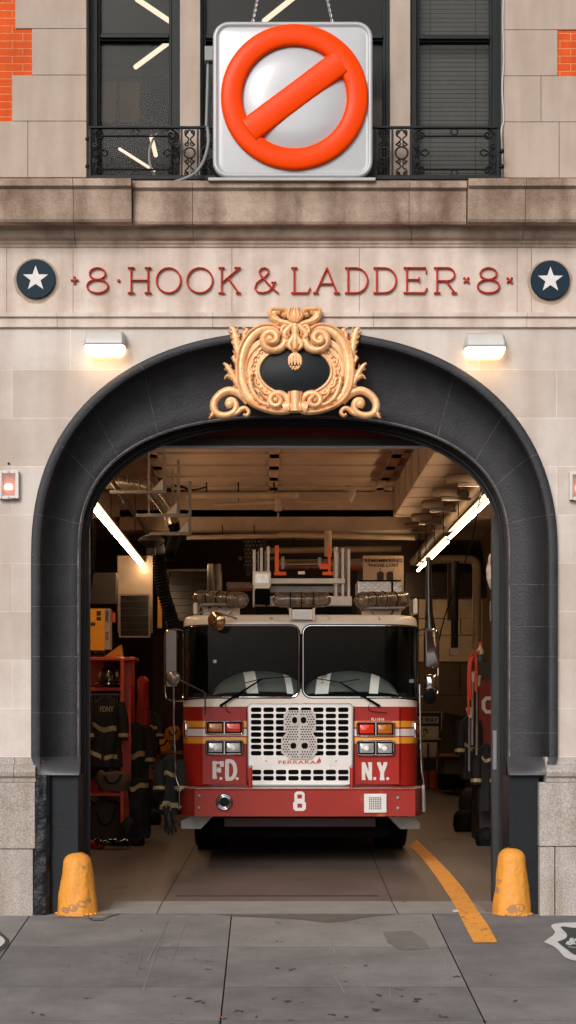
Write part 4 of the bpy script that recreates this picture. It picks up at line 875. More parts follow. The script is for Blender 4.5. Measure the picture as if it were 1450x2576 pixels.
for sx in (-.62, .62):
    mb = MB(); mb.blob((XT+sx, YT+1.5, tz(1745)), .24, .12, .36, 14, 10); st_ = mb.build('seat', mat('seat_black', srgb(14,15,16), .7), T, smooth=True)
MB().tube([(XT+.66+.2*cos(2*pi*k/24), YT+.62-.1*sin(2*pi*k/24), tz(1742)+.16*sin(2*pi*k/24)) for k in range(25)], .013, 6, False).build('steering_wheel', BLK, T, smooth=True)
MB().bp(537, 545, 1660, 1668, YT+.02, YT+.022).build('sticker', DECAL, T); MB().bp(1030, 1042, 1709, 1718, YT+.12, YT+.122).build('sticker', mat('grey_sticker', srgb(120,128,124), .6), T)
# stripes
for y0, y1, m in ((1830,1814,TYEL),(1852,1834,TWS),(1871,1855,TYEL)): band('stripe', -SE-2.5, SE+2.5, tz(y0), tz(y1), m, .003, n=90)
# panels round the lamps: thin raised panel faces
def cbox(px0, px1, py0, py1, off0, off1, name, m, par=None, bevel=.003):
    mb = MB(); A, C_ = P(px0, py1, YT), P(px1, py0, YT); mb.box(A.x, C_.x, YT+.02-off1, YT+.03-off0, A.z, C_.z); return mb.build(name, m, par if par is not None else T, bevel=bevel)
def rr2(px0, px1, py0, py1, r, Y, n=5):
    A, C_ = P(px0, py1, YT), P(px1, py0, YT); out = []
    for cx, cz, s0 in ((C_.x-r, C_.z-r, 0), (A.x+r, C_.z-r, 90), (A.x+r, A.z+r, 180), (C_.x-r, A.z+r, 270)):
        for k in range(n+1): q = R(s0+90*k/n); out.append(Vector((cx+r*cos(q), Y, cz+r*sin(q))))
    return out
AMB = mat('amber_lens', srgb(196,110,24), .15, var=.35, vs=60, coat=1, stretch=(1,1,.1)); RDL = mat('red_lens', srgb(238,52,24), .12, var=.3, vs=60, coat=1, stretch=(3,1,.2))
CLR = mat('clear_headlamp', srgb(190,190,196), .15, metal=.3, var=.35, vs=18, coat=1)
BULB = mat('lamp_bulb_glint', srgb(250,248,244), .15, var=.1)
def lampunit(px0, px1, py0, py1, ml, mr, lab):
    Yf = YT-.035
    u = MB(); u.loft([rr2(px0, px1, py0, py1, .03, YT+.03), rr2(px0, px1, py0, py1, .03, Yf), rr2(px0+1.5, px1-1.5, py0+1.5, py1-1.5, .026, Yf-.008), rr2(px0+4, px1-4, py0+4, py1-4, .018, Yf-.002), rr2(px0+5, px1-5, py0+5, py1-5, .014, Yf+.02)], True)
    o = u.build('lamp_unit', CHROME, T, smooth=True, angle=50); o['label'] = lab
    MB().bp(px0+4, px1-4, py0+4, py1-4, Yf+.02, Yf+.04).build('backing', BLK, o)
    mid = (px0+px1)/2; MB().box(X(mid-2, YT), X(mid+2, YT), Yf-.002, Yf+.03, tz(py1-4), tz(py0+4)).build('divider', CHROME, o, bevel=.003)
    for a, b, m in ((px0+8, mid-5, ml), (mid+5, px1-8, mr)):
        l_ = MB(); l_.loft([rr2(a, b, py0+8, py1-8, .008, Yf+.02), rr2(a, b, py0+8, py1-8, .008, Yf+.004), rr2(a+2, b-2, py0+10, py1-10, .008, Yf-.002)], True); l_.poly(rr2(a+2, b-2, py0+10, py1-10, .008, Yf-.002)); le = l_.build('lens', m, o, smooth=True, angle=50)
        if m is CLR: MB().blob(P((a+b)/2, (py0+py1)/2+1, Yf-.004), .026, .006, .026, 12, 6).build('bulb', BULB, le, smooth=True)
    return o
lampunit(517, 613, 1812, 1849, AMB, RDL, 'upper left chrome lamp unit with amber and red lenses'); lampunit(517, 613, 1861, 1900, CLR, CLR, 'lower left chrome headlight pair')
lampunit(897, 994, 1815, 1853, RDL, AMB, 'upper right chrome lamp unit with red and amber lenses'); lampunit(897, 994, 1862, 1902, CLR, CLR, 'lower right chrome headlight pair')
for x, sg in ((-SE+.16, -1), (SE-.16, 1)):
    p = cp(x, tz(1836), .01); m = MB(); m.tube([p+Vector((0, 0, -.075)), p+Vector((0, -.012, -.06)), p+Vector((0, -.012, .06)), p+Vector((0, 0, .075))], .022, 10); o = m.build('side_marker', CHROME, T, smooth=True)
    m = MB(); p = cp(x+.04*sg, tz(1836), .012); m.tube([p+Vector((0, 0, -.05)), p+Vector((0, 0, .05))], .018, 8); m.build('red_lens', RDL, o, smooth=True)
# grille: polished plate with slots
def slotplate(px0, px1, py0, py1, nx, ny, mx_, my_, Yg, mb):
    W2, H2 = (px1-px0)/nx, (py1-py0)/ny
    angs = sorted([2*pi*k/16 for k in range(16)]+[math.atan2(s1*H2, s2*W2) % (2*pi) for s1 in (-1, 1) for s2 in (-1, 1)])
    for i in range(nx):
        for j in range(ny):
            cx, cy = px0+W2*(i+.5), py0+H2*(j+.5); o_, i_ = [], []
            for a in angs:
                c, s = cos(a), sin(a); k = min(W2/2/abs(c) if abs(c) > 1e-6 else 1e9, H2/2/abs(s) if abs(s) > 1e-6 else 1e9); o_.append(P(cx+k*c, cy+k*s, Yg))
                a1, b1 = W2/2-mx_, H2/2-my_; n = 5; k2 = (abs(c/a1)**n+abs(s/b1)**n)**(-1/n); i_.append(P(cx+k2*c, cy+k2*s, Yg))
            mb.loft([o_, i_, [p+Vector((0, .02, 0)) for p in i_]], True)
YG = YT-.05
gr = MB()
slotplate(629, 880, 1778, 1903, 8, 8, 2.2, 1.9, YG, gr); slotplate(629, 880, 1935, 1966, 8, 2, 2.2, 1.8, YG, gr)
for a, b, c_, d in ((625,629,1772,1974),(880,886,1772,1974),(629,880,1772,1778),(629,880,1903,1935),(629,880,1966,1974)): gr.quad(P(a, d, YG), P(b, d, YG), P(b, c_, YG), P(a, c_, YG))
gr.box(X(625, YG), X(625, YG)+.004, YG, YT+.02, Z(1974, YG), Z(1772, YG)); gr.box(X(886, YG)-.004, X(886, YG), YG, YT+.02, Z(1974, YG), Z(1772, YG)); gr.box(X(625, YG), X(886, YG), YG+.001, YT+.02, Z(1772, YG)-.004, Z(1772, YG))
G_ = gr.build('grille', TSTEEL, T)
MB().bp(627, 884, 1774, 1972, YG+.04, YG+.07).build('grille_backing', BLK, G_)
loop = rr2(625, 887, 1771, 1975, .05, YG-.002); loop.append(loop[0]); MB().tube(loop, .008, 6, False).build('grille_rim', CHROME, G_, smooth=True)
# perforated emblem in the shape of an eight
def perf(name):
    m = bpy.data.materials.new(name); m.use_nodes = True; t = m.node_tree; n = t.nodes; l = t.links; b = n['Principled BSDF']
    tc = n.new('ShaderNodeTexCoord'); v = n.new('ShaderNodeTexVoronoi'); v.inputs['Scale'].default_value = 38; v.inputs['Randomness'].default_value = .35; l.new(tc.outputs['Object'], v.inputs['Vector'])
    r = n.new('ShaderNodeValToRGB'); r.color_ramp.elements[0].position = .30; r.color_ramp.elements[0].color = (.05,.05,.05,1); r.color_ramp.elements[1].position = .36; r.color_ramp.elements[1].color = (.5,.47,.45,1)
    l.new(v.outputs['Distance'], r.inputs[0]); l.new(r.outputs[0], b.inputs['Base Color']); b.inputs['Metallic'].default_value = .5; b.inputs['Roughness'].default_value = .3; return m
oct8 = [(723,1787),(785,1787),(795,1799),(795,1836),(787,1845),(798,1858),(798,1893),(783,1910),(728,1910),(708,1894),(708,1858),(720,1845),(714,1836),(714,1799)]
YE = YG-.03; XC = 753.5
EM = MB().prism([(X(x, YE), Z(y, YE)) for x, y in oct8], YE, YE+.008).build('number_eight_emblem', mat('perforated_plate', srgb(196,188,184), .35, metal=.35, var=.2, vs=9), G_)
def inside(x, y):
    c = False; n = len(oct8)
    for i in range(n):
        (x0, y0), (x1, y1) = oct8[i], oct8[(i+1) % n]
        if (y0 > y) != (y1 > y) and x < (x1-x0)*(y-y0)/(y1-y0)+x0: c = not c
    return c
m = MB(); wins8 = ((735,748,1804,1820),(757,771,1804,1820),(731,746,1869,1884),(759,775,1869,1884))
for j in range(19):
    for i in range(15):
        x, y = 711+i*6.3+(3.1 if j % 2 else 0), 1791+j*6.3
        if all(inside(x+a, y+b) for a in (-4, 4) for b in (-4, 4)) and not any(a-3 < x < b+3 and c-3 < y < d+3 for a, b, c, d in wins8) and abs(x-752.5) > 3:
            m.poly([P(x+2.0*cos(R(k*45)), y+2.0*sin(R(k*45)), YE-.001) for k in range(8)])
for a, b, c, d in wins8:
    e = 4; m.poly([P(x, y, YE-.001) for x, y in ((a+e,c),(b-e,c),(b,c+e),(b,d-e),(b-e,d),(a+e,d),(a,d-e),(a,c+e))])
m.build('perforations', BLK, EM)
RT = mat('orange_red_writing', srgb(206,70,36), .5)
m = MB(); text(m, 'FERRARA', 701, 795, 1913.5, 1922.5, YG-.002, .004, bold=.012, spacing=1.06); m.build('maker_writing', RT, G_)
m = MB()
for pts in ([(796,1923),(806,1915),(805,1905),(800,1912),(797,1917)], [(800,1923),(808,1918),(807,1910),(804,1918)]): m.prism([(P(a, b, YG).x, P(a, b, YG).z) for a, b in pts], YG-.005, YG-.001)
m.build('flame_mark', RT, G_)
for a in (670, 846): MB().blob(P(a, 1915, YG-.002), .007, .004, .007, 8, 6).build('rivet', BLK, G_)
# lettering on the doors
def word(spec, name):
    for ch, a, b, y0, y1, w in spec:
        m = MB(); letter(m, ch, a, b, y0, y1, YT+.0035, w, .006, True); m.build(name, DECAL, T)
word([('F',535,560,1915,1960,.020),('D',568,593,1915,1960,.020)], 'door_letter'); word([('N',911,936,1918,1963,.018),('Y',950,974,1918,1963,.020)], 'door_letter')
for px in (557, 598, 944.5, 977): MB().lathe(P(px-1, 1959, YT+.003), [(.016, .001), (.016, .007), (.001, .007)], 14, 'y').build('door_letter_dot', DECAL, T)
m = MB(); text(m, 'FL11016', 935, 967, 1806, 1813, YT+.003, .004, bold=.02); m.build('number_writing', DECAL, T)
m = MB(); m.bp(892, 1006, 1780, 1974, YT+.004, YT+.03); m.build('hatch_panel', TRED, T, bevel=.006)
m = MB(); m.bp(509, 621, 1780, 1974, YT+.004, YT+.03); m.build('hatch_panel', TRED, T, bevel=.006)
for y0, y1, mm in ((1830,1814,TYEL),(1852,1834,TWS),(1871,1855,TYEL)):
    for a, b in ((509.6,620.4),(892.6,1005.4)): MB().bp(a, b, y1, y0, YT+.0005, YT+.01).build('stripe', mm, T)
for a in (623, 889): MB().bp(a-1.5, a+1.5, 1776, 1976, YT-.002, YT+.02).build('seam', BLK, T)
# bumper
YB = 3.42; xb0, xb1 = X(455, 3.7), X(1064, 3.7); zb0, zb1 = Z(2054, YB), Z(1984, YB)
pb = [(xb0+.01, 4.3), (xb0, 3.72), (xb0+.155, YB), (XT, YB-.02), (xb1-.10, YB), (xb1, 3.72), (xb1-.01, 4.3)]
bu = MB(); bu.loft([[(x, y, zb0) for x, y in pb], [(x, y, zb1) for x, y in pb]]); bu.loft([[(x, y, zb0) for x, y in pb], [(x, y+.01, zb0) if 0 else (XT+(x-XT)*.97, y+.06, zb0-.002) for x, y in pb]])
BUM = bu.build('bumper', mat('bumper_red', srgb(152,40,30), .42, var=.2, vs=3, coat=.1, spec=.3, spots=(srgb(190,92,50), 2.2, .66)), T)
m = MB(); m.poly([(x, y, zb1+.001) for x, y in pb]); m.loft([[(x, y-.002, zb1-.012) for x, y in pb], [(x, y-.003, zb1+.003) for x, y in pb]]); m.build('tread_plate', DPLATE, BUM)
MB().tube([(x, y-.003, zb1-.008) for x, y in pb], .008, 6).build('bumper_edge', TRED, BUM)
c_ = P(564.5, 2018.5, YB-.01); m = MB(); r = 20/247
m.lathe(c_, [(r*1.06, -.005), (r*1.06, .014), (r*.98, .016)], 28, 'y'); o = m.build('siren', BLK, BUM, smooth=True)
m = MB(); m.tube([c_+Vector((r*.9*cos(2*pi*k/28), -.02, r*.9*sin(2*pi*k/28))) for k in range(29)], .009, 8, False); m.tube([c_+Vector((r*.68*cos(2*pi*k/28), -.022, r*.68*sin(2*pi*k/28))) for k in range(29)], .011, 8, False); m.build('siren_ring', CHROME, o, smooth=True)
m = MB(); m.lathe(c_+Vector((0, -.017, 0)), [(r*.6, 0), (r*.1, .002), (.001, .003)], 20, 'y'); m.build('siren_throat', RUBBER, o, smooth=True)
m = MB(); A, C_ = P(916, 2045, YB), P(973, 1997, YB); m.box(A.x, C_.x, YB-.028, YB-.016, A.z, C_.z); sp = m.build('speaker_plate', TSTEEL, BUM, bevel=.005)
m = MB(); A, C_ = P(928, 2037, YB), P(960, 2005, YB)
for i in range(7):
    for j in range(7): a = A.x+(C_.x-A.x)*(i+.2)/7; z = A.z+(C_.z-A.z)*(j+.2)/7; m.box(a, a+(C_.x-A.x)/7*.62, YB-.0295, YB-.025, z, z+(C_.z-A.z)/7*.62)
m.build('speaker_holes', BLK, sp)
for x, y in ((501,2003),(501,2034),(1002,2008),(1002,2034)): MB().blob(P(x, y, YB-.005), .02, .014, .02, 10, 6).build('bolt', STEEL, BUM, smooth=True)
# octagonal number eight on the bumper
m = MB(); Yn = YB-.022
x = 738.0
while x < 769.9:
    c = x+.4; e1 = max(0, 742+5-c, c-(766-5)); e2 = max(0, 738+6-c, c-(770-6))
    sg_ = []
    hole = 748 < c < 760
    if 741 < c < 767: sg_ += [(1991.5+e1*.9, 1999), (2009.5, 2016)] if hole else [(1991.5+e1*.9, 2016-0)]
    sg_ += [(2016, 2022), (2032.5, 2040.5-e2*.9)] if hole else [(2016+e2*.5, 2040.5-e2*.9)]
    for u, v in sg_: m.box(X(x, Yn), X(x+.8, Yn), Yn-.001, Yn+.006, Z(v, Yn), Z(u, Yn))
    x += .8
m.build('number_eight', DECAL, BUM)
for s in (-1, 1):
    a = X(630, YB) if s < 0 else X(886, YB); m = MB(); m.tube([(a, YB+.02, zb1), (a, YB+.02, Z(1936, YB)), (a, YB+.25, Z(1932, YB))], .022, 10); m.build('tow_post', TRED, T, smooth=True)
# under the bumper
for pts in ([(456,2085),(456,2066),(480,2054),(536,2054),(505,2086)], [(1057,2086),(1057,2070),(1040,2056),(978,2056),(1008,2086)]):
    m = MB(); m.prism([(P(a, b, 3.8).x, P(a, b, 3.8).z) for a, b in pts], 3.8, 3.84); m.build('mud_bracket', STEEL, T)
MB().box(XT-.95, XT+.95, 4.2, 4.5, tz(2112), tz(2055)).build('axle_beam', BLK, T, bevel=.02); MB().box(XT-1.1, XT+1.1, 4.1, 6.5, tz(2060), tz(1990)).build('chassis', BLK, T)
MB().bp(565, 945, 2058, 2080, 3.9, 4.0).build('valance', mat('dark_red_valance', srgb(64,20,20), .5), T)
for s in (-1, 1):
    cx = XT+s*1.02+.03; r = .52; zc_ = floor_z(5.75)+r; m = MB()
    prof_ = [(.30, -.17), (.44, -.185), (.49, -.175), (.52, -.13), (.52, .13), (.49, .175), (.44, .185), (.30, .17)]
    wh = thing  # (wheel is a part of the truck)
    m.lathe((cx, 5.75, zc_), prof_, 40, 'x'); ty = m.build('wheel', RUBBER, T, smooth=True, angle=30)
    m = MB(); m.lathe((cx, 5.75, zc_), [(.01, -.12), (.1, -.13), (.12, -.08), (.26, -.1), (.31, -.17), (.31, .17), (.26, .1), (.1, .12), (.01, .12)], 28, 'x'); m.build('rim', STEEL, ty, smooth=True)
MB().box(XT-1.12, XT+1.12, 4.35, 4.4, tz(2096), tz(2050)).build('shade_apron', BLK, T)  # added black sheet behind the bumper, stands for shade over the wheels
# body behind the cab
MB().box(XT-HW+.01, XT+HW-.01, 6.6, 13.4, .75, tz(1620)).build('rear_body', TRED, T, bevel=.03)
# wipers
for a, b, c_, d in (((556,1775),(660,1708),(618,1718),(758-4,1701)), ((954,1776),(856,1717),(795,1707),(905,1709))):
    m = MB(); f = lambda q, y=-.03: P(q[0], q[1], YT)+Vector((0, y, 0)); m.tube([f(a, .0), f(a, -.04), f(b, -.035)], [.016, .014, .007], 8); w_ = m.build('wiper', BLK, T, smooth=True)
    m = MB(); m.tube([f(c_, -.015), f(b, -.03), f(d, -.015)], .006, 6); m.build('blade', RUBBER, w_)
    m = MB(); q = (a[0]+(26 if a[0] < 700 else -26)*1, a[1]+12); m.tube(bez([f((a[0]+12 if a[0] < 700 else a[0]-24, a[1]-6)), f((a[0]+14 if a[0] < 700 else a[0]-24, a[1]+12)), f((a[0]+24 if a[0] < 700 else a[0]+20, a[1]+18))], 5), .004, 5); m.build('washer_hose', BLK, w_)
# mirrors and rails
def loopm(pts, r, name, m_=CHROME, par=None, Y=3.75, seg=8, n=5):
    m = MB(); m.tube(bez([P(x, y, Y) for x, y in pts], n), r, seg); return m.build(name, m_, par if par is not None else T, smooth=True)
ML = loopm([(463,1588),(440,1583),(424,1586),(416,1600),(415,1680),(416,1745),(424,1760),(440,1764),(463,1763)], .009, 'mirror_frame')
ML['label'] = 'chrome mirror frame on the left side of the cab'
m = MB(); m.loft([rr2(421, 449, 1589, 1700, .03, 3.80), rr2(419, 450, 1587, 1702, .035, 3.74), rr2(422, 447, 1590, 1699, .03, 3.69)], True, True); m.build('mirror_housing', mat('mirror_shell', srgb(84,68,56), .35, metal=.6, var=.2, coat=.6), ML, smooth=True, angle=60)
m = MB(); c_ = P(436, 1706, 3.66); r = 17.5/242; m.lathe(c_, [(r, -.01), (r*.95, .02), (r*.6, .045), (.001, .055)], 24, 'y'); m.build('convex_mirror', mat('mirror_cap', srgb(170,160,152), .25, metal=.6), ML, smooth=True)
loopm([(439,1704),(470,1720),(505,1737),(514,1742),(517,1755),(516,1798)], .009, 'convex_mirror_arm', Y=3.68, par=ML)
m = MB(); m.loft([rr2(422, 448, 1712, 1728, .02, 3.8), rr2(422, 448, 1712, 1728, .02, 3.74)], True, True); m.build('lower_mirror', STEEL, ML)
loopm([(437,1729),(437,1800),(439,1880),(441,1940),(444,1962),(450,1980),(451,2000),(451,2038)], .010, 'grab_rail', Y=3.62)
for y in (1985, 2028): MB().bp(446, 456, y, y+6, 3.62, 3.7).build('rail_bracket', STEEL, T)
MR = loopm([(1053,1586),(1075,1582),(1094,1585),(1102,1600),(1103,1680),(1103,1735),(1097,1748),(1080,1754),(1060,1752)], .009, 'mirror_frame')
MR['label'] = 'chrome mirror frame on the right side of the cab'
m = MB(); m.loft([rr2(1065, 1099, 1590, 1682, .03, 3.82), rr2(1062, 1101, 1587, 1684, .035, 3.74), rr2(1066, 1097, 1592, 1680, .03, 3.70)], True, True); m.build('mirror_housing', mat('mirror_shell_dark', srgb(74,64,58), .2, metal=.6, var=.3, coat=.6), MR, smooth=True, angle=60)
m = MB(); m.loft([rr2(1066, 1096, 1699, 1737, .03, 3.8), rr2(1064, 1098, 1697, 1739, .035, 3.74), rr2(1066, 1096, 1699, 1737, .03, 3.68), rr2(1072, 1090, 1706, 1730, .03, 3.66)], True, True); m.build('square_mirror', CHROME, MR, smooth=True)
m = MB(); c_ = P(1082, 1754, 3.66); m.lathe(c_, [(.07, -.02), (.066, .02), (.03, .04), (.001, .045)], 20, 'y'); m.build('round_mirror', BLK, MR, smooth=True)
loopm([(1057,1722),(1058,1800),(1060,1880),(1063,1940),(1067,1965),(1068,2000),(1068,2040)], .010, 'grab_rail', Y=3.62)
m = MB(); m.tube([P(1066, 1975, 3.62), P(1067, 2042, 3.62)], .018, 8); m.build('rail_bracket', STEEL, T)
# round gold mirror on the forehead
m = MB(); c_ = P(545, 1563, 3.62); nrm = Vector((-.35, -.8, -.25)).normalized(); u_ = nrm.cross(Vector((0, 0, 1))).normalized(); v_ = nrm.cross(u_)
m.loft([[c_+(u_*cos(2*pi*k/26)*1.0+v_*sin(2*pi*k/26))*rr_+nrm*h_ for k in range(26)] for rr_, h_ in ((.095, -.02), (.10, 0), (.075, .025), (.03, .045), (.004, .05))], True)
dm = m.build('dome_mirror', mat('gold_mirror', srgb(222,180,132), .12, metal=.95, var=.1), T, smooth=True)
m = MB(); m.tube([c_+nrm*.05, P(530, 1536, 3.7), P(548, 1532, 3.8)], .01, 8); m.tube([P(488, 1548, 3.85), P(516, 1537, 3.75), P(532, 1535, 3.72)], .008, 8); m.tube([P(560, 1545, 3.7), P(595, 1556, 3.93)], .01, 8); m.build('mirror_arm', STEEL, dm, smooth=True)
# roof: marker lamps, scene light, lightbars
for x in (683, 829, 955): m = MB(); m.blob(P(x, 1556, 3.96), .018, .012, .014, 10, 6); m.build('roof_marker', CHROME, T, smooth=True)
m = MB(); m.bp(735, 787, 1533, 1559, 3.86, 3.95); dl = m.build('scene_light', TWH, T, bevel=.006)
MB().bp(741, 780, 1538, 1555, 3.852, 3.86).build('lens', mat('white_lens', srgb(214,214,216), .12, var=.25, vs=40, coat=1, stretch=(.2,1,3)), dl)
for a in (728, 787): MB().bp(a, a+6, 1530, 1562, 3.88, 3.92).build('bracket', ALU, dl, bevel=.004)
DOME = glass('smoked_dome', (.62, .52, .42), .1, 1.5, dirt=.28, refl=1.6)
def lightbar(a, b, r, lab, Ya, Yb, leg):
    A, C_ = P(a[0], a[1], Ya), P(b[0], b[1], Yb); d = (C_-A).normalized(); L_3 = (C_-A).length
    m = MB(); m.tube([A-d*r*.9, A-d*r*.8, A-d*r*.45, A, A+d*L_3*.5, C_, C_+d*r*.45, C_+d*r*.8, C_+d*r*.9], [r*.05, r*.5, r*.85, r, r, r, r*.85, r*.5, r*.05], 20); o = m.build('light_bar', DOME, T, smooth=True); o['label'] = lab
    m = MB(); m.box(min(A.x, C_.x), max(A.x, C_.x), min(Ya, Yb)-.02+.03, max(Ya, Yb)+.02, A.z-r*1.05, A.z-r*.75); m.build('base', STEEL, o, bevel=.01)
    for k in (.04, .3, .52, .74, .96):
        p = A.lerp(C_, k); m = MB(); m.tube([p-d*.035, p-d*.03, p+d*.03, p+d*.035], [r*.3, r*.55, r*.62, r*.2], 12); m.build('reflector', ALU if k != .3 else STEEL, o, smooth=True)
    for k in (.25, .5, .75):
        p = A.lerp(C_, k); u2 = d.cross(Vector((0, 0, 1))).normalized(); m = MB(); m.tube([p+(u2*cos(2*pi*i/20)+Vector((0, 0, 1))*sin(2*pi*i/20))*r*1.01 for i in range(21)], .006, 5, False); m.build('band', BLK, o)
    for k in (.2, .8): p = A.lerp(C_, k); m = MB(); m.tube([p+Vector((0, 0, -r)), p+Vector((.05 if k < .5 else -.05, 0, -r-.09))], .014, 6); m.build('foot', STEEL, o)
    MB().box(A.x+.02, C_.x-.02, max(Ya, Yb)+.06, max(Ya, Yb)+.3, tz(1545)-.01, A.z-r*.6).build('box', TWH, o, bevel=.02) if leg else None
lightbar((504, 1506), (607, 1510), .088, 'smoked light bar on the left of the cab roof', 4.45, 4.15, 1)
lightbar((910, 1510), (1015, 1509), .088, 'smoked light bar on the right of the cab roof', 4.15, 4.45, 1)
lightbar((702, 1508), (817, 1508), .078, 'smoked light bar in the middle of the cab roof', 4.1, 4.1, 0)
# ladder and turntable above the cab
AL = thing('aerial_ladder', P(760, 1540, 5.2), 'grey aerial ladder with orange brackets lying over the truck cab roof', 'ladder', None); AL.parent = T; AL.location = Vector(AL['_o'])-Vector(T['_o'])
for k in ('label', 'category'):
    if k in AL: del AL[k]
def lad(a, b, c_, d, Y, Y1, m, nm, bv=.004): return MB().bp(a, b, c_, d, Y, Y1).build(nm, m, AL, bevel=bv)
ORG = mat('orange_bracket_paint', srgb(255,104,10), .4, var=.2)
for x, t_, b_ in ((640,1383,1525),(658,1378,1445),(675,1374,1445),(846,1376,1500),(863,1378,1500),(878,1381,1505)): lad(x-3.5, x+3.5, t_, b_, 4.9, 5.1, ALU, 'side_rail')
for x, t_, b_ in ((650,1386,1440),(668,1386,1440),(853,1388,1500),(870,1388,1500)): lad(x-1.5, x+1.5, t_, b_, 5.3, 6.8, STEEL, 'lattice')
lad(660, 868, 1455, 1468, 4.85, 4.95, ALU, 'cross_beam'); lad(680, 882, 1474, 1490, 5.0, 5.1, STEEL, 'cross_beam'); lad(640, 690, 1500, 1525, 4.9, 5.0, ALU, 'cross_beam'); lad(690, 886, 1500, 1524, 4.75, 4.9, ALU, 'cross_beam')
lad(640, 885, 1526, 1543, 4.6, 4.9, BLK, 'turntable_base')
for a, b in ((690, 702), (824, 833)):
    lad(a+2, b, 1372, 1440, 4.9, 4.95, ORG, 'orange_bracket')
lad(690, 720, 1438, 1447, 4.88, 4.95, ORG, 'orange_bracket'); lad(812, 838, 1438, 1447, 4.88, 4.95, ORG, 'orange_bracket'); lad(805, 826, 1418, 1432, 4.9, 4.95, ORG, 'orange_bracket')
MB().tube([P(722, 1420, 5.6), P(806, 1420, 5.6)], .045, 16).build('roller_tube', mat('tarnished_steel', srgb(150,130,110), .25, metal=.9, var=.3), AL, smooth=True)
lad(750, 768, 1437, 1445, 4.9, 4.92, TWH, 'tag'); lad(708, 716, 1400, 1432, 4.92, 4.98, STEEL, 'latch'); lad(800, 808, 1402, 1425, 4.92, 4.98, STEEL, 'latch')
t2 = lad(636, 682, 1437, 1475, 4.7, 4.8, TWH, 'spotlight', .012)
MB().bp(643, 676, 1444, 1467, 4.69, 4.7).build('lens', mat('spot_lens', srgb(196,186,176), .1, metal=.4, var=.45, vs=26, coat=1), t2)
MB().bp(640, 678, 1474, 1480, 4.7, 4.75).build('yoke', TWH, t2); MB().bp(641, 680, 1484, 1520, 4.72, 4.82).build('socket_box', BLK, t2, bevel=.004)
MB().tube(bez([P(665, 1490, 4.7), P(664, 1510, 4.69), P(675, 1528, 4.69), P(700, 1535, 4.69)], 5), .008, 6).build('wire', BLK, t2)
bx_ = lad(900, 1012, 1462, 1500, 4.9, 5.4, mat('diamond_plate_box', srgb(216,214,212), .3, metal=.7, var=.25, vs=60, bump=.8, bs=26), 'plate_box')
MB().bp(903, 1010, 1459, 1463, 4.88, 5.4).build('lid_edge', BLK, bx_); MB().bp(985, 990, 1464, 1490, 4.88, 4.9).build('latch', BLK, bx_)
m = MB()
for i in range(13):
    for j in range(4):
        c_ = P(905+i*8.3+(4 if j % 2 else 0), 1468+j*7, 4.897); d = Vector((.016, 0, .012 if (i+j) % 2 else -.012)); m.sweep([c_-d, c_, c_+d], .0035, .004, n=5)
m.build('raised_tread', CHROME, bx_)
lad(570, 632, 1464, 1480, 5.1, 5.5, mat('bronze_tread', srgb(110,86,66), .4, metal=.6, var=.3, vs=50, bump=.6, bs=40), 'plate_box')
lad(1040, 1052, 1505, 1545, 4.3, 4.8, TWH, 'roof_rail', .02); lad(486, 498, 1515, 1545, 4.3, 4.8, TWH, 'roof_rail', .02)
# ================================================================== GARAGE FITTINGS
def tube_lamp(p0, p1, Zc, lab, r=.02):
    d0 = (Zc-CZ)*F/(VY-p0[1])-D; d1 = (Zc-CZ)*F/(VY-p1[1])-D; a, b = P(*p0, d0), P(*p1, d1)
    t = thing('fluorescent_lamp', a.lerp(b, .5), lab, 'ceiling lamp', 'tube lamps along the garage ceiling')
    MB().tube([a, b], r, 10).build('tube', TUBE, t, smooth=True)
    m = MB(); m.box(min(a.x, b.x)-.03, max(a.x, b.x)+.03, a.y, b.y, Zc+.07, Zc+.11); m.build('housing', mat('lamp_housing', srgb(70,64,58), .6), t)
    for k in (.15, .5, .85): p = a.lerp(b, k); MB().tube([p+Vector((0, 0, .1)), (p.x, p.y, H+.1)], .006, 5).build('hanger', IRON, t)
H = 4.95
tube_lamp((144, 1172), (361, 1429), 3.9, 'long lit tube lamp along the left side of the garage ceiling')
tube_lamp((1320, 1172), (1133, 1352), 3.9, 'nearer lit tube lamp on the right side of the garage ceiling')
tube_lamp((1127, 1363), (1064, 1424), 3.9, 'farther lit tube lamp on the right side of the garage ceiling')
tube_lamp((1060, 1427), (1052, 1435), 3.9, 'small far end of a lit tube lamp on the right side of the garage')
t = thing('fluorescent_lamp', (1.9, 17.7, 3.8), 'added tube lamp hidden behind the memorial banner to brighten the rear wall', 'ceiling lamp', 'tube lamps along the garage ceiling')  # added lamp, unseen behind the banner, brightens the rear right wall
MB().tube([(1.6, 17.7, 3.85), (2.2, 17.7, 3.85)], .05, 10).build('tube', TUBE, t, smooth=True); MB().box(1.58, 2.22, 17.65, 17.75, 3.92, 3.97).build('housing', STEEL, t)
def single(mb, name, m, lab, cat, smooth=True, **k):
    g = k.pop('group', None); o = mb.build(name, m, smooth=smooth, **k); o['label'] = lab; o['category'] = cat
    if g: o['group'] = g
    return o
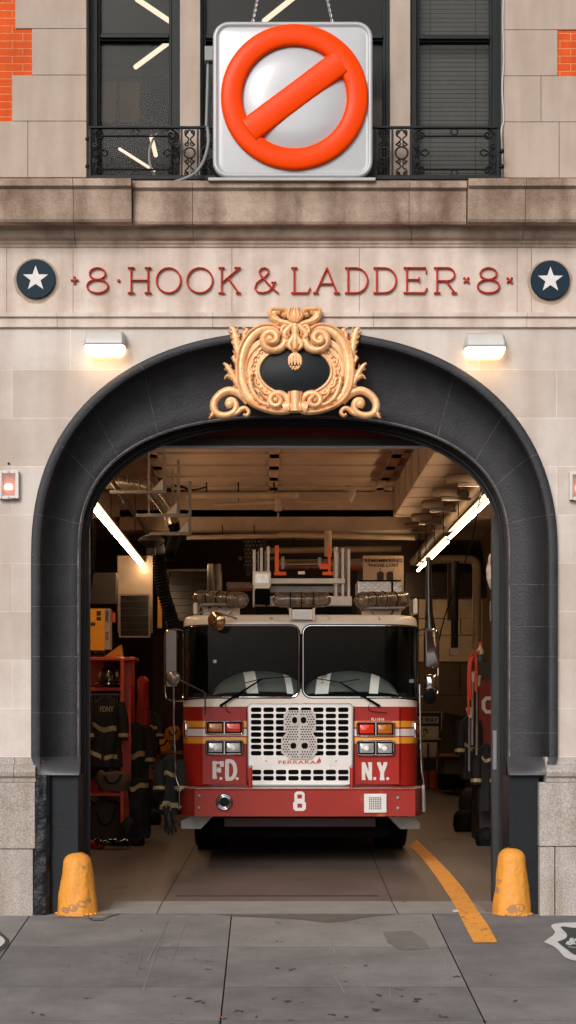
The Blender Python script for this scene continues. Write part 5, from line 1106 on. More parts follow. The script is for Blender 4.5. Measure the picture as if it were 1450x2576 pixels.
# ducts and pipes
single(MB().box(1.62, 2.3, 5.0, 11.2, 4.55, 4.99), 'air_duct', CREAM, 'square cream painted air duct running back along the right of the garage ceiling', 'duct', False, bevel=.01)
for k in range(6): MB().box(1.612, 2.31, 5.9+k*1.0, 5.93+k*1.0, 4.54, 4.99).build('seam', CREAM, bpy.data.objects['air_duct'])
single(MB().tube([(2.47, 5.4, 4.6), (2.58, 19, 4.6)], .09, 16), 'ceiling_pipe', CREAMP, 'thick cream painted pipe running back under the right side of the ceiling', 'pipe')
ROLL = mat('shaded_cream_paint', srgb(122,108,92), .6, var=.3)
for i, (x, y) in enumerate(((1165,1203),(1124,1238),(1094,1268),(1066,1300),(1046,1322))):
    d = 4.0+i*2.0
    for j in (0, 1):
        p = P(x+j*28*14/(14+d)*1.3, y+6*j, d); 
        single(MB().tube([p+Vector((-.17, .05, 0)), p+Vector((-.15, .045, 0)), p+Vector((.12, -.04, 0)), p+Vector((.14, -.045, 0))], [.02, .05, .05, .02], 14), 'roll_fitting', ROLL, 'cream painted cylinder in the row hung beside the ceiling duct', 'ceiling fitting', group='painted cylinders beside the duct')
    p = P(x-12, y+16, d); single(MB().box(p.x, p.x+.34, p.y-.03, p.y+.03, p.z-.02, p.z+.01), 'hanger_bar', STEEL, 'flat metal bar carrying the cream cylinders beside the duct', 'hanger bar', False, group='bars carrying the painted cylinders')
def hp(x0, x1, y, Y, rpx, lab, y1=None, m_=CREAMP, drops=()):
    r = rpx*(D+Y)/F; mb = MB(); y1 = y1 or y; mb.tube([P(x0, y, Y), P((x0+x1)/2, (y+y1)/2, Y), P(x1, y1, Y)], r, 12)
    o = single(mb, 'ceiling_pipe', m_, lab, 'pipe')
    for dx in drops: MB().tube([P(dx, y-rpx, Y), P(dx, y-rpx-25, Y)], r*.25, 6).build('hanger', IRON, o)
hp(470, 742, 1246, 8.5, 8, 'cream pipe with a rounded end crossing under the ceiling above the truck', drops=(520, 600, 690))
m = MB(); m.blob(P(742, 1246, 8.5), .05, .05, .05); m.build('end_cap', CREAMP, bpy.data.objects['ceiling_pipe.001'], smooth=True)
hp(540, 700, 1270, 9.5, 5, 'thin cream pipe just below the rounded end pipe', 1262, drops=(600,))
hp(470, 700, 1352, 12.0, 6, 'long cream pipe crossing just below the ceiling beam on the left', 1348, drops=(560, 640)); hp(700, 1045, 1346, 11.8, 7, 'long cream pipe crossing just below the ceiling beam on the right', 1352)
hp(640, 1010, 1386, 14, 8, 'thick pale pipe crossing the dark rear of the garage', 1380, drops=(740,))
hp(600, 700, 1405, 15, 5, 'thin dark pipe crossing the rear above the ladder', m_=STEEL)
single(MB().tube([P(826, 1336, 11.5), P(826, 1400, 11.5)], .055, 12), 'drop_pipe', CREAMP, 'short vertical cream pipe dropping from the beam above the ladder', 'pipe')
m = MB(); m.lathe(P(700, 1280, 8.8), [(.01, -.02), (.045, -.03), (.05, .0), (.035, .03), (.04, .14)], 14); m.tube([P(700, 1290, 8.8), P(700, 1310, 8.8)], .01, 6)
single(m, 'ceiling_fitting', CREAMP, 'cream painted valve fitting hanging below the pipe in the middle of the ceiling', 'fitting')
m = MB(); m.tube(bez([P(870, 1228, 8.5), P(888, 1232, 8.5), P(884, 1250, 8.5), P(878, 1260, 8.5)], 5), .04, 10); m.tube([P(742, 1262, 8.5), P(878, 1262, 8.5)], .015, 8)
single(m, 'pipe_elbow', CREAMP, 'small cream elbow pipe under the middle of the ceiling', 'pipe')
single(MB().tube(bez([P(1082, 1410, 15), P(1120, 1407, 15), P(1170, 1407, 15), P(1190, 1410, 15), P(1199, 1422, 15), P(1200, 1460, 15), P(1200, 1550, 15), P(1200, 1632, 15)], 5), .072, 14), 'bent_pipe', CREAMP, 'pale pipe bending down the rear wall on the right', 'pipe')
# exhaust extraction: silver duct, flexible hose, struts
SIL = mat('silver_duct', srgb(170,158,144), .28, metal=.85, var=.3, vs=6)
m = MB(); m.tube(bez([P(235, 1212, 4.6), P(290, 1212, 4.6), P(345, 1218, 4.6), P(372, 1226, 4.6)], 5), .075, 16); m.tube(bez([P(372, 1226, 4.6), P(392, 1244, 4.7), P(425, 1290, 4.8), P(436, 1320, 4.8)], 5), .07, 16); ed = single(m, 'exhaust_duct', SIL, 'silver extraction duct bending down at the upper left of the garage', 'duct')
m = MB()
for px in (262, 300, 322, 350): p = P(px, 1212 if px < 330 else 1220, 4.6); m.tube([p+Vector((-.006, 0, 0)), p+Vector((.006, 0, 0))], .082, 16)
m.build('clamp_ring', STEEL, ed, smooth=True)
def hose(path, r, n, name, lab, m_):
    pts = bez(path, n); rad = []; fine = []
    for i in range(len(pts)-1):
        for k in range(4): fine.append(pts[i].lerp(pts[i+1], k/4)); rad.append(r*(1.0, 1.10, 1.0, .86)[k])
    mb = MB(); mb.tube(fine, rad, 14); return single(mb, name, m_, lab, 'hose')
hose([P(436, 1315, 4.8), P(441, 1345, 4.8), P(430, 1385, 4.9), P(425, 1410, 4.9)], .062, 8, 'flexible_duct', 'dark flexible duct section below the silver extraction duct', RUBBER)
hose([P(401, 1390, 4.4), P(402, 1430, 4.4), P(410, 1480, 4.4), P(424, 1530, 4.4), P(437, 1575, 4.45), P(432, 1610, 4.7)], .072, 7, 'exhaust_hose', 'black corrugated exhaust hose hanging down beside the left corner of the cab', RUBBER)
hose([P(236, 1305, 2.6), P(237, 1360, 2.6), P(234, 1420, 2.6), P(227, 1480, 2.6)], .018, 10, 'air_hose', 'thin black coiled hose hanging inside the left of the doorway', RUBBER)
m = MB(); c_ = P(381, 1358, 4.2); m.lathe(c_, [(.03, .05), (.10, .035), (.14, .0), (.14, -.02), (.09, -.05), (.05, -.09), (.05, -.16)], 24); br_ = single(m, 'hose_balancer', mat('dark_balancer', srgb(54,44,38), .4, metal=.4), 'dark disc shaped balancer above the corrugated exhaust hose', 'hose fitting')
MB().bp(366, 376, 1345, 1354, 4.1, 4.2).build('bracket', STEEL, br_); MB().tube([P(398, 1366, 4.3), P(402, 1392, 4.4)], .062, 12).build('cuff', STEEL, br_)
single(MB().tube([P(283, 1212, 3.9), P(374, 1342, 4.15)], .026, 10), 'support_pole', mat('dark_pole', srgb(72,56,46), .4, metal=.5), 'dark slanting pole from the arch down to the hose balancer', 'pole')
for i, (vx, vt, vb, h0, h1, hy, Y) in enumerate(((414,1120,1238,276,414,1237,3.4),(449,1156,1297,342,474,1296,4.0),(478,1210,1344,372,478,1342,4.6))):
    t = thing('strut_frame', P(vx, hy, Y), ('upper', 'middle', 'lowest')[i]+' grey steel strut bracket hanging from the ceiling at the upper left of the garage', 'bracket', 'steel strut brackets')
    MB().bp(vx-4, vx+4, vt, vb, Y, Y+.04).build('upright', STEEL, t); MB().bp(h0, h1, hy-4, hy+4, Y-.003, Y+.037).build('arm', STEEL, t)
    A = P(vx-4, hy-4, Y-.004); m = MB(); m.prism([(A.x, A.z), (A.x-.11, A.z), (A.x, A.z+.12)], Y-.005, Y+.01); m.build('gusset', ALU, t)
    if i: MB().bp(h0+30 if i == 1 else h0+60, h0+35 if i == 1 else h0+65, vt-30, hy-4, Y+.3, Y+.33).build('rear_upright', STEEL, t)
for (x, y0, y1) in ((311,1235,1262),(420,1297,1325)):
    m = MB(); n = 7
    for i in range(n):
        c_ = P(x, y0+(y1-y0)*(i+.5)/n, 4.1); m.tube([c_+Vector((.012*sin(a) if i % 2 else 0, 0 if i % 2 else .012*sin(a), .02*cos(a))) for a in [2*pi*k/8 for k in range(9)]], .004, 4, False)
    single(m, 'short_chain', STEEL, 'short chain hanging from the '+('upper' if x < 400 else 'middle')+' strut bracket', 'chain')
single(MB().tube(bez([P(350, 1238, 5.5), P(470, 1234, 5.5), P(520, 1225, 5.5)], 5)+[], .01, 6), 'conduit', IRON, 'thin dark conduit behind the strut brackets', 'conduit')
single(MB().tube(bez([P(440, 1222, 5), P(470, 1230, 5), P(478, 1262, 5), P(476, 1310, 5), P(450, 1342, 5), P(430, 1340, 5)], 6), .014, 8), 'looped_hose', RUBBER, 'black hose looped around the strut brackets', 'hose')
# rear wall: sheet metal, windows, signs
for i, (a, b, c_, d) in enumerate(((1055,1128,1505,1555),(1129,1250,1500,1556),(1055,1090,1557,1597),(1091,1160,1557,1597),(1161,1250,1557,1597),(1055,1260,1599,1664))):
    single(MB().bp(a, b-1, c_, d, 19.2+.01*i, 19.4), 'metal_sheet', TIN, 'dull brass coloured metal sheet on the rear wall behind the right mirror', 'wall panel', False, group='metal sheets on the rear wall')
for a, b, c_, d in ((1055,1158,1667,1748),(1159,1250,1667,1748),(1055,1250,1750,1850)):
    single(MB().bp(a, b-1, c_, d, 18.8, 18.9), 'quilted_sheet', mat('dark_sheet', srgb(110,92,70), .4, metal=.6, var=.35, vs=1.6, bump=.5, bs=2.0), 'darker dented metal sheet low on the rear wall at the right', 'wall panel', False, group='dark metal sheets low on the rear wall')
bd = single(MB().bp(296, 384, 1398, 1592, 12.2, 12.3), 'steel_backboard', mat('brushed_steel_panel', srgb(176,158,138), .4, metal=.5, var=.25, vs=3), 'pale steel sheet on the left wall lit by the tube lamp', 'wall panel', False)
def frame_win(a, b, c_, d, Y, lab, w=5):
    t = thing('framed_window', P((a+b)/2, d, Y), lab, 'window'); fm = mat('window_frame_grey', srgb(140,124,108), .4, metal=.4)
    m = MB(); m.bp(a, a+w, c_, d, Y, Y+.06); m.bp(b-w, b, c_, d, Y, Y+.06); m.bp(a+w, b-w, c_, c_+w, Y, Y+.06); m.bp(a+w, b-w, d-w, d, Y, Y+.06); m.build('frame', fm, t)
    MB().bp(a+w, b-w, c_+w, d-w, Y+.03, Y+.04).build('pane', mat('dark_glass', srgb(34,28,26), .15), t)
    m = MB(); k = c_+w+14
    while k < d-w: m.bp(a+w, b-w, k, k+1.5, Y+.022, Y+.03); k += 18
    m.build('louvre', mat('dark_louvre', srgb(60,50,44), .5), t)
frame_win(299, 378, 1494, 1604, 11.8, 'dark framed window on the left rear wall beside the corrugated hose', 4); frame_win(420, 526, 1432, 1562, 13.5, 'large dark framed vent behind the left light bar')
single(MB().tube([P(403, 1500, 8.6), P(402, 1580, 8.6)], .03, 8), 'yellow_pipe', mat('yellow_pipe_paint', srgb(220,160,30), .5), 'short yellow pipe between the dark window and the hose', 'pipe')
single(MB().bp(385, 462, 1596, 2000, 17, 17.2), 'maroon_door', mat('dark_maroon_paint', srgb(74,26,22), .5, var=.25), 'dark maroon door at the rear left behind the cab', 'door', False)
rs_ = thing('memorial_banner', P(965, 1500, 12), 'pale banner reading REMEMBERING THOSE LOST behind the diamond plate box', 'banner')
MB().bp(914, 1016, 1402, 1520, 12, 12.02).build('cloth', mat('banner_cloth', srgb(170,152,132), .8, var=.15), rs_); MB().bp(914, 1016, 1398, 1403, 11.98, 12.04).build('rod', CREAMP, rs_)
BT = mat('banner_black', srgb(30,26,24), .7)
m = MB(); text(m, 'REMEMBERING', 918, 1012, 1406, 1415, 11.995, .004, bold=.02); text(m, 'THOSE LOST', 926, 1004, 1418, 1426, 11.995, .004, bold=.02); m.build('writing', BT, rs_)
m = MB()
for a in (950, 974): m.bp(a, a+16, 1441, 1463, 11.99, 11.998); m.prism([(X(a, 12), Z(1441, 12)), (X(a+8, 12), Z(1437, 12)), (X(a+16, 12), Z(1441, 12))], 11.99, 11.998)
m.bp(957, 958.5, 1430, 1440, 11.99, 11.998); m.bp(989, 990, 1430, 1440, 11.99, 11.998); m.build('tower_silhouette', BT, rs_)
fl = thing('hanging_flag', P(630, 1450, 12.5), 'dark hanging flag with faint stars behind the ladder', 'flag')
m = MB(); m.loft([[P(610+i*5, y, 12.5)+Vector((0, .05*sin(i*1.1), 0)) for i in range(13)] for y in (1352, 1400, 1450)]); m.build('cloth', mat('flag_navy', srgb(26,24,30), .8), fl, smooth=True)
m = MB()
for i in range(5):
    for j in range(7): m.blob(P(616+i*9+(4 if j % 2 else 0), 1362+j*10, 12.42), .012, .004, .012, 6, 4)
m.build('stars', mat('flag_star', srgb(130,112,98), .8), fl)
single(MB().tube([P(700, 1420, 10.5), P(912, 1420, 10.5)], .075, 14), 'silver_duct', SIL, 'silver round duct crossing behind the orange ladder brackets', 'duct')
m = MB()
for k in range(9): p = P(885+k*3, 1420, 10.5); m.tube([p, p+Vector((.012, 0, 0))], .088, 14)
m.build('ribbed_end', SIL, bpy.data.objects['silver_duct'])
single(MB().tube([P(540, 1420, 10), P(542, 1500, 10)], .1, 14), 'hanging_tank', mat('dark_tank', srgb(60,54,50), .3, metal=.5), 'dark cylindrical tank behind the left light bar', 'tank')
# right: hanging things
m = MB(); m.tube([P(1079, 1402, 4.4), P(1079, 1450, 4.4), P(1080, 1540, 4.4), P(1083, 1590, 4.4)], [.03, .032, .042, .066], 12); single(m, 'black_sleeve', mat('black_sleeve', srgb(24,22,22), .3, coat=.4), 'black tapering sleeve hanging just behind the right mirror', 'sleeve')
m = MB(); m.tube([P(1146, 1412, 12.5), P(1144, 1630, 12.5)], .055, 10); bp_ = single(m, 'black_post', RUBBER, 'black hanging post in front of the metal sheets on the rear wall', 'post'); MB().bp(1134, 1154, 1632, 1648, 12.3, 12.5).build('end_cap', STEEL, bp_)
single(MB().bp(1127, 1149, 1402, 1560, 17.5, 17.6), 'pale_board', mat('pale_grey_board', srgb(120,104,90), .6), 'pale upright board behind the black hanging post', 'board', False)
single(MB().tube(bez([P(1212, 1235, 4.0), P(1200, 1300, 4.2), P(1182, 1380, 4.6), P(1160, 1440, 5), P(1130, 1520, 5.2), P(1112, 1580, 5.3), P(1103, 1625, 5.4)], 5), .008, 6), 'black_cable', RUBBER, 'thin black cable sloping down in front of the right tube lamp', 'cable')
m = MB()
for i in range(9):
    c_ = P(1210-i*.8, 1245+i*6, 4.0); m.tube([c_+Vector((.01*sin(a) if i % 2 else 0, 0 if i % 2 else .01*sin(a), .018*cos(a))) for a in [2*pi*k/8 for k in range(9)]], .0035, 4, False)
single(m, 'short_chain', STEEL, 'short chain hanging beside the near right tube lamp', 'chain')
# left: storage rack, box, clothing, bags
RRED = mat('rack_red', srgb(216,66,26), .35, var=.25, vs=6, coat=.3); YBX = mat('carton_yellow', srgb(248,176,20), .6, var=.15)
rk = thing('storage_rack', P(275, 2110, 6.5), 'red metal gear rack with shelves inside the left of the doorway', 'rack')
for nm, a, b, c_, d, Y0, Y1 in (('shelf',205,341,1653,1661,6.4,7.0),('shelf',205,306,1729,1738,6.5,7.0),('post',303,312,1655,2116,6.38,6.44),('side_panel',312,330,1662,2090,6.7,7.3),('shelf',205,306,1996,2003,6.45,7.0),('rod',205,308,1745,1749,6.6,6.64),('back_panel',205,260,1665,1727,7.0,7.04)): MB().bp(a, b, c_, d, Y0, Y1).build(nm, RRED if nm != 'rod' else STEEL, rk, bevel=.004)
m = MB()
for k in range(11): m.tube([P(232+k*7, 1748, 6.6), P(232+k*7, 1790, 6.6)], .004, 5)
m.tube([P(230, 1790, 6.6), P(306, 1790, 6.6)], .004, 5); m.build('wire_basket', STEEL, rk)
cb = thing('yellow_carton', P(252, 1630, 7.0), 'yellow cardboard tool carton standing on top of the red rack at the left', 'carton')
MB().bp(215, 262, 1531, 1636, 7.0, 7.3).build('box', YBX, cb); MB().bp(262.5, 277, 1531, 1634, 7.02, 7.3).build('white_side', mat('carton_white', srgb(190,176,160), .6), cb)
m = MB(); text(m, 'DEWALT', 265.5, 273, 1536, 1566, 7.018, .004, bold=.01, rot=-1); text(m, 'FLEX', 265.5, 273, 1590, 1612, 7.018, .004, bold=.01, rot=-1); m.build('writing', BLK, cb)
m = MB()
for a, b, c_, d in ((243,254,1537,1549),(243,254,1552,1561),(228,240,1566,1574)): m.bp(a, b, c_, d, 6.994, 6.999)
m.build('printed_marks', mat('print_black', srgb(60,44,20), .6), cb)
m = MB(); m.prism([(P(x, y, 6.8).x, P(x, y, 6.8).z) for x, y in ((262,1652),(304,1622),(309,1652))], 6.8, 6.95); single(m, 'folded_card', mat('ochre_card', srgb(196,140,50), .7), 'ochre folded card standing on top of the red rack', 'card', False)
single(MB().bp(283, 289, 1541, 1565, 7, 7.1), 'orange_tag', mat('orange_tag', srgb(226,90,26), .6), 'small orange tag hanging behind the yellow carton', 'tag', False)
hl = thing('helmet', P(275, 1728, 6.6), 'black fire helmet with pale reflective patches on the rack shelf', 'helmet', 'fire helmets')
HB = mat('helmet_black', srgb(22,20,20), .15, coat=1); c_ = P(275, 1712, 6.6)
m = MB(); m.loft([[c_+Vector((.125*q*cos(2*pi*k/24), .15*q*sin(2*pi*k/24), h_)) for k in range(24)] for q, h_ in ((1.5, -.05), (1.35, -.02), (1.02, .0), (.98, .06), (.85, .12), (.55, .17), (.05, .19))], True); m.build('shell', HB, hl, smooth=True)
REF = mat('reflective_tape', srgb(170,154,110), .4, var=.2, vs=20); 
for a in (-150, -90, -35):
    m = MB(); p = c_+Vector((.118*cos(R(a)), .15*sin(R(a))-.003, .075)); m.prism([(p.x-.022, p.z-.03), (p.x+.022, p.z-.03), (p.x, p.z+.035)], p.y-.012, p.y); m.build('reflective_patch', REF, hl)
TG = mat('turnout_black', srgb(20,21,23), .8, var=.35, vs=9, bump=.5, bs=18); TGREY = mat('canvas_grey', srgb(66,60,56), .85, var=.35, vs=6, bump=.5, bs=22)
def bag(name, cx, py, w_, h_, Y, m_, lab, cat='bag', grp=None, seed=0, opening=True, jit=.35):
    if py > 1994: Y = G(cx, py).y
    c = P(cx, py, Y); rx, rz = w_/2*(D+Y)/F, h_*(D+Y)/F; t = thing(name, c, lab, cat, grp); rings_ = []
    for j in range(13):
        u = j/12; q = (.9+.18*sin(pi*u))*(1 if u < .95 else .9); z = rz*u; ring_ = []
        for i in range(36):
            a = 2*pi*i/36; k = 1+jit*.35*noise.noise(Vector((cos(a)*1.8+seed, sin(a)*1.8, u*2.5)))+.04*sin(i*2.4+u*9+seed); ring_.append(c+Vector((rx*q*k*cos(a), rx*.7*q*k*sin(a), z*(1+.22*noise.noise(Vector((cos(a)*1.5, sin(a)*1.5, seed+5)))))))
        rings_.append(ring_)
    top = rings_[-1]; cc = sum(top, Vector())/36
    if opening: rings_ += [[cc+(p-cc)*.82+Vector((0, 0, -.01)) for p in top], [cc+(p-cc)*.7+Vector((0, 0, -rz*.3)) for p in top], [cc+(p-cc)*.05+Vector((0, 0, -rz*.32)) for p in top]]
    else: rings_ += [[cc+(p-cc)*.6+Vector((0, 0, rz*.12)) for p in top], [cc+(p-cc)*.05+Vector((0, 0, rz*.15)) for p in top]]
    MB().loft(rings_, True).build('body', m_, t, smooth=True, angle=80)
    m = MB(); m.tube(bez([c+Vector((-rx*.5, -rx*.72, rz*.8)), c+Vector((-rx*.2, -rx*.85, rz*.45)), c+Vector((rx*.3, -rx*.85, rz*.5)), c+Vector((rx*.55, -rx*.7, rz*.85))], 5), .012, 6); m.build('strap', RUBBER, t, smooth=True)
    return t
def garment(name, cx, y0, y1, wpx, Y, lab, stripes=(), m_=TG, grp='turnout coats hung inside', cat='coat', prof_=None, tagtxt=None, depth=.13, seed=0):
    t = thing(name, P(cx, y1, Y), lab, cat, grp); prof_ = prof_ or ((0, .25), (.04, .6), (.12, .95), (.3, 1), (.6, 1.0), (.85, 1.08), (1, 1.1))
    def ringz(u, k=1.0, seg=28):
        for (a, wa), (b, wb) in zip(prof_, prof_[1:]):
            if a <= u <= b: w_ = wa+(wb-wa)*(u-a)/(b-a+1e-9); break
        c = P(cx, y0+(y1-y0)*u, Y); rx = wpx/2*(D+Y)/F*w_; out = []
        for i in range(seg):
            a = 2*pi*i/seg; q = 1+.16*sin(a*6+seed+u*3)*u+.05*sin(a*11+u*9)+.22*noise.noise(Vector((cos(a)*2, sin(a)*2, u*5+seed))); out.append(c+Vector((rx*q*k*cos(a), depth*q*k*sin(a), 0)))
        return out
    MB().loft([ringz(u/18) for u in range(19)], True, True).build('cloth', m_, t, smooth=True, angle=80)
    for a, b in stripes:
        h_ = (y1-y0)/F*(D+Y); rr_ = []
        for j in range(3):
            rg = ringz(a+(b-a)*j/2, 1.035); q = []
            for i, p in enumerate(rg):
                an = 2*pi*i/28
                if 185 < math.degrees(an) < 330: q.append(p+Vector((0, 0, h_*(.035*sin(an*2+seed)+.02*sin(an*5+seed)))))
            rr_.append(q)
        MB().loft(rr_).build('reflective_band', REF, t, smooth=True)
    if tagtxt:
        m = MB(); text(m, tagtxt, cx-16, cx+18, y0+(y1-y0)*.14, y0+(y1-y0)*.22, Y-depth-.03, .004, bold=.01); m.build('writing', REF, t)
    for sx in (-1, 1):
        pth = [P(cx+sx*wpx*.42, y0+(y1-y0)*.10, Y), P(cx+sx*wpx*.56, y0+(y1-y0)*.35, Y-.03), P(cx+sx*wpx*.58, y0+(y1-y0)*.62, Y-.06)]; pb_ = bez(pth, 5)
        if cat == 'coat':
            s_ = MB().tube(pb_, [.075-.02*i/len(pb_) for i in range(len(pb_))], 12).build('sleeve', m_, t, smooth=True)
            k = int(len(pb_)*.75); MB().tube(pb_[k:k+2], .066, 12).build('cuff_band', REF, s_)
    return t
garment('turnout_coat', 268, 1752, 1930, 74, 6.2, 'black coat with FDNY lettering and a pale hem band hanging on the red rack', ((.40,.47),(.80,.86)), tagtxt='FDNY', seed=1)
garment('turnout_coat', 345, 1815, 1990, 56, 6.9, 'black coat with two pale bands hanging right of the red rack post', ((.42,.50),), seed=2)
garment('turnout_trousers', 352, 1960, 2108, 58, 6.4, 'black bunker trousers with a pale knee band below the coat right of the rack', ((.08,.16),), cat='trousers', grp='turnout trousers', seed=3, prof_=((0, 1), (.3, 1), (.6, .9), (1, .85)))
garment('orange_vest', 360, 1702, 1850, 34, 7.8, 'orange safety vest hanging behind the red rack', (), m_=mat('vest_orange', srgb(170,50,22), .7, var=.2), cat='vest', grp='vests', seed=4, prof_=((0, .35), (.06, .9), (.3, .8), (.6, .85), (1, .95)))
garment('turnout_coat', 428, 1900, 2050, 46, 3.75, 'black coat with pale bands hanging beside the front left corner of the cab', ((.30,.37),(.80,.88)), seed=5, depth=.09)
garment('turnout_coat', 300, 1835, 1985, 62, 7.1, 'black coat hanging half hidden behind the red rack post', ((.30,.36),(.7,.75)), seed=12, depth=.12)
garment('turnout_coat', 238, 1790, 1960, 50, 6.5, 'black coat at the far left of the rack cut by the door frame', ((.55,.60),), seed=15, depth=.12)
garment('turnout_coat', 382, 1790, 1900, 36, 9.5, 'black coat hanging at the back between the orange vest and the bench', ((.35,.42),), seed=17, depth=.1)
for i, (x, y, w_, h_) in enumerate(((352,2060,50,46),(385,2075,40,34),(330,2010,60,40),(235,2075,50,60),(372,2000,44,50))): bag('gear_bundle', x, y, w_, h_, 5.2+.3*i, TG, 'dark heap of fire gear on the floor between the rack and the cab', 'gear bundle', 'dark heaps of gear on the floor', seed=30+i, opening=False, jit=.6)
for i, (x, y) in enumerate(((376,1925),(240,1650))):
    h2 = thing('helmet', P(x, y, 7.2), ('black fire helmet hanging in the dark gap beside the bench','black fire helmet on top of the rack below the yellow carton')[i], 'helmet', 'fire helmets'); c2 = P(x, y-6, 7.2)
    MB().loft([[c2+Vector((.115*q*cos(2*pi*k/24), .14*q*sin(2*pi*k/24), z_)) for k in range(24)] for q, z_ in ((1.5, -.05), (1.3, -.02), (1.0, .0), (.97, .06), (.8, .12), (.05, .17))], True).build('shell', HB, h2, smooth=True)
# glove hanging below that coat: palm, four fingers, thumb
gl = thing('work_glove', P(428, 2110, 3.7), 'black work glove hanging below the coat beside the bumper', 'glove')
GLV = mat('glove_black', srgb(20,20,22), .6, var=.2)
m = MB(); m.tube([P(423, 2042, 3.7), P(424, 2056, 3.7), P(427, 2072, 3.7), P(428, 2082, 3.7)], [.035, .045, .05, .046], 14)
for x0, y0, x1, y1, r in ((416,2080,416,2096,.014),(424,2082,424,2101,.015),(431,2082,434,2100,.015),(438,2080,443,2094,.013),(440,2066,452,2076,.015)): m.tube([P(x0, y0-4, 3.7), P((x0+x1)/2, (y0+y1)/2, 3.69), P(x1, y1, 3.7)], [r, r*.95, r*.6], 8)
m.build('glove_body', GLV, gl, smooth=True); m = MB(); m.tube(bez([P(420, 2032, 3.62), P(416, 2024, 3.62), P(424, 2018, 3.62), P(430, 2026, 3.62), P(428, 2040, 3.62)], 5), .007, 6); m.build('clip', STEEL, gl)
bag('canvas_bag', 268, 2112, 92, 92, 2.6, TGREY, 'grey canvas bag lying open on the floor beside the left door frame', grp='canvas bags', seed=1)
bag('canvas_bag', 310, 2085, 70, 90, 3.9, TGREY, 'brownish canvas bag on the floor behind the grey one', grp='canvas bags', seed=2)
bag('dark_bag', 322, 2125, 42, 60, 3.0, TG, 'black soft bag on the floor right of the grey canvas bag', seed=3, opening=False)
bag('rubber_boot', 345, 2128, 36, 18, 3.0, RUBBER, 'low black boot on the floor beside the bags at the left', 'boot', 'boots', seed=4, opening=False, jit=.2)
m = MB()
for i in range(14): m.tube(bez([P(238+i*6, 2124+random.uniform(-4, 6), 5.5), P(242+i*6, 2116+random.uniform(-8, 2), 5.45), P(250+i*6, 2128, 5.6)], 4), random.uniform(.008, .02), 6)
single(m, 'strap_tangle', mat('glossy_strap', srgb(40,38,38), .15, coat=.8), 'tangle of glossy black straps in front of the grey canvas bag', 'straps')
single(MB().blob(P(244, 2126, 5.6), .09, .08, .06, 12, 8, .5), 'red_pouch', mat('pouch_red', srgb(170,42,28), .6), 'red pouch on the floor beside the left door frame', 'pouch')
bag('dark_bag', 250, 2035, 90, 70, 4.2, TG, 'large black bag heaped under the coats at the left', seed=8, opening=False)
bag('canvas_bag', 285, 1990, 80, 48, 4.3, mat('brown_canvas', srgb(80,60,46), .85, var=.3, bump=.4), 'brown canvas bundle halfway up the red rack under the coat', grp='canvas bags', seed=9)
for x, y, lab in ((240,1975,'red plastic tub at the left end of the rack bottom'),(296,1965,'red plastic tub behind the rack post')): single(MB().lathe(P(x, y+26, 6.8), [(.10, 0), (.14, .2), (.145, .21), (.13, .21), (.1, .02)], 20), 'red_tub', mat('tub_red', srgb(190,54,30), .4), lab, 'tub')
tb = thing('work_bench', P(415, 2012, 13.5), 'wooden bench loaded with yellow gear bags between the coats and the cab', 'bench'); WD = mat('bench_wood', srgb(150,92,48), .6, var=.3, stretch=(1,1,8))
for a, b, c_, d in ((372,458,1890,1898),(378,458,1957,1966)): MB().bp(a, b, c_, d, 13.4, 14.2).build('top' if c_ < 1900 else 'lower_shelf', WD, tb, bevel=.01)
for a in (374, 392): MB().bp(a, a+9, 1898, 2015, 13.45, 13.55).build('leg', WD, tb)
YB_ = mat('gear_bag_yellow', srgb(226,156,30), .6, var=.25, vs=5, bump=.3)
bag('gear_bag', 405, 1890, 58, 34, 13.5, YB_, 'long yellow gear bag lying on the wooden bench', grp='yellow gear bags', seed=5, opening=False, jit=.2); bag('gear_bag', 435, 1862, 36, 30, 13.4, YB_, 'smaller yellow gear bag piled on top of the long one', grp='yellow gear bags', seed=6, opening=False)
bag('dark_bag', 395, 2040, 60, 55, 9, TG, 'black bag on the floor in front of the wooden bench', seed=7, opening=False)
for k, x in enumerate((393, 402, 412)): single(MB().lathe(P(x, 1957, 13.6), [(.05, 0), (.055, .02), (.05, .12), (.02, .14)], 12), 'small_can', ALU, 'small pale can standing on the lower bench shelf', 'can', group='cans on the bench')
# right: sink, street sign, tools, clothing, boxes
ow = thing('street_sign', P(1080, 1838, 18.3), 'black and white street sign reading ONE WAY leaning above the sink', 'sign')
MB().bp(1040, 1112, 1791, 1836, 18.3, 18.33).build('plate', mat('sign_black', srgb(20,20,20), .5), ow); 
m = MB(); 
for a, b, c_, d in ((1040,1112,1791,1792.5),(1110.5,1112,1791,1836)): m.bp(a, b, c_, d, 18.29, 18.299)
m.bp(1042, 1104, 1803, 1820, 18.29, 18.299); m.build('white_field', mat('sign_white', srgb(206,196,184), .5), ow)
m = MB(); text(m, 'ONE WAY', 1038, 1101, 1805, 1818, 18.287, .004, bold=.02); m.build('writing', BLK, ow)
sk = thing('utility_sink', P(1080, 1960, 17), 'stainless steel utility sink on legs behind the right side of the cab', 'sink'); SS_ = mat('sink_steel', srgb(196,178,150), .3, metal=.7, var=.2)
MB().bp(1055, 1104, 1827, 1857, 17.5, 17.6).build('splashback', SS_, sk); MB().bp(1050, 1111, 1857, 1863, 16.8, 17.6).build('rim', SS_, sk, bevel=.01); MB().bp(1056, 1104, 1863, 1908, 16.9, 17.5).build('basin', SS_, sk, bevel=.03)
for a in (1062, 1098): MB().bp(a, a+4, 1908, 1981, 17, 17.05).build('leg', STEEL, sk)
MB().tube(bez([P(1068, 1850, 17.4), P(1066, 1838, 17.2), P(1074, 1836, 17.1), P(1075, 1845, 17.0)], 5), .02, 8).build('tap', CHROME, sk, smooth=True)
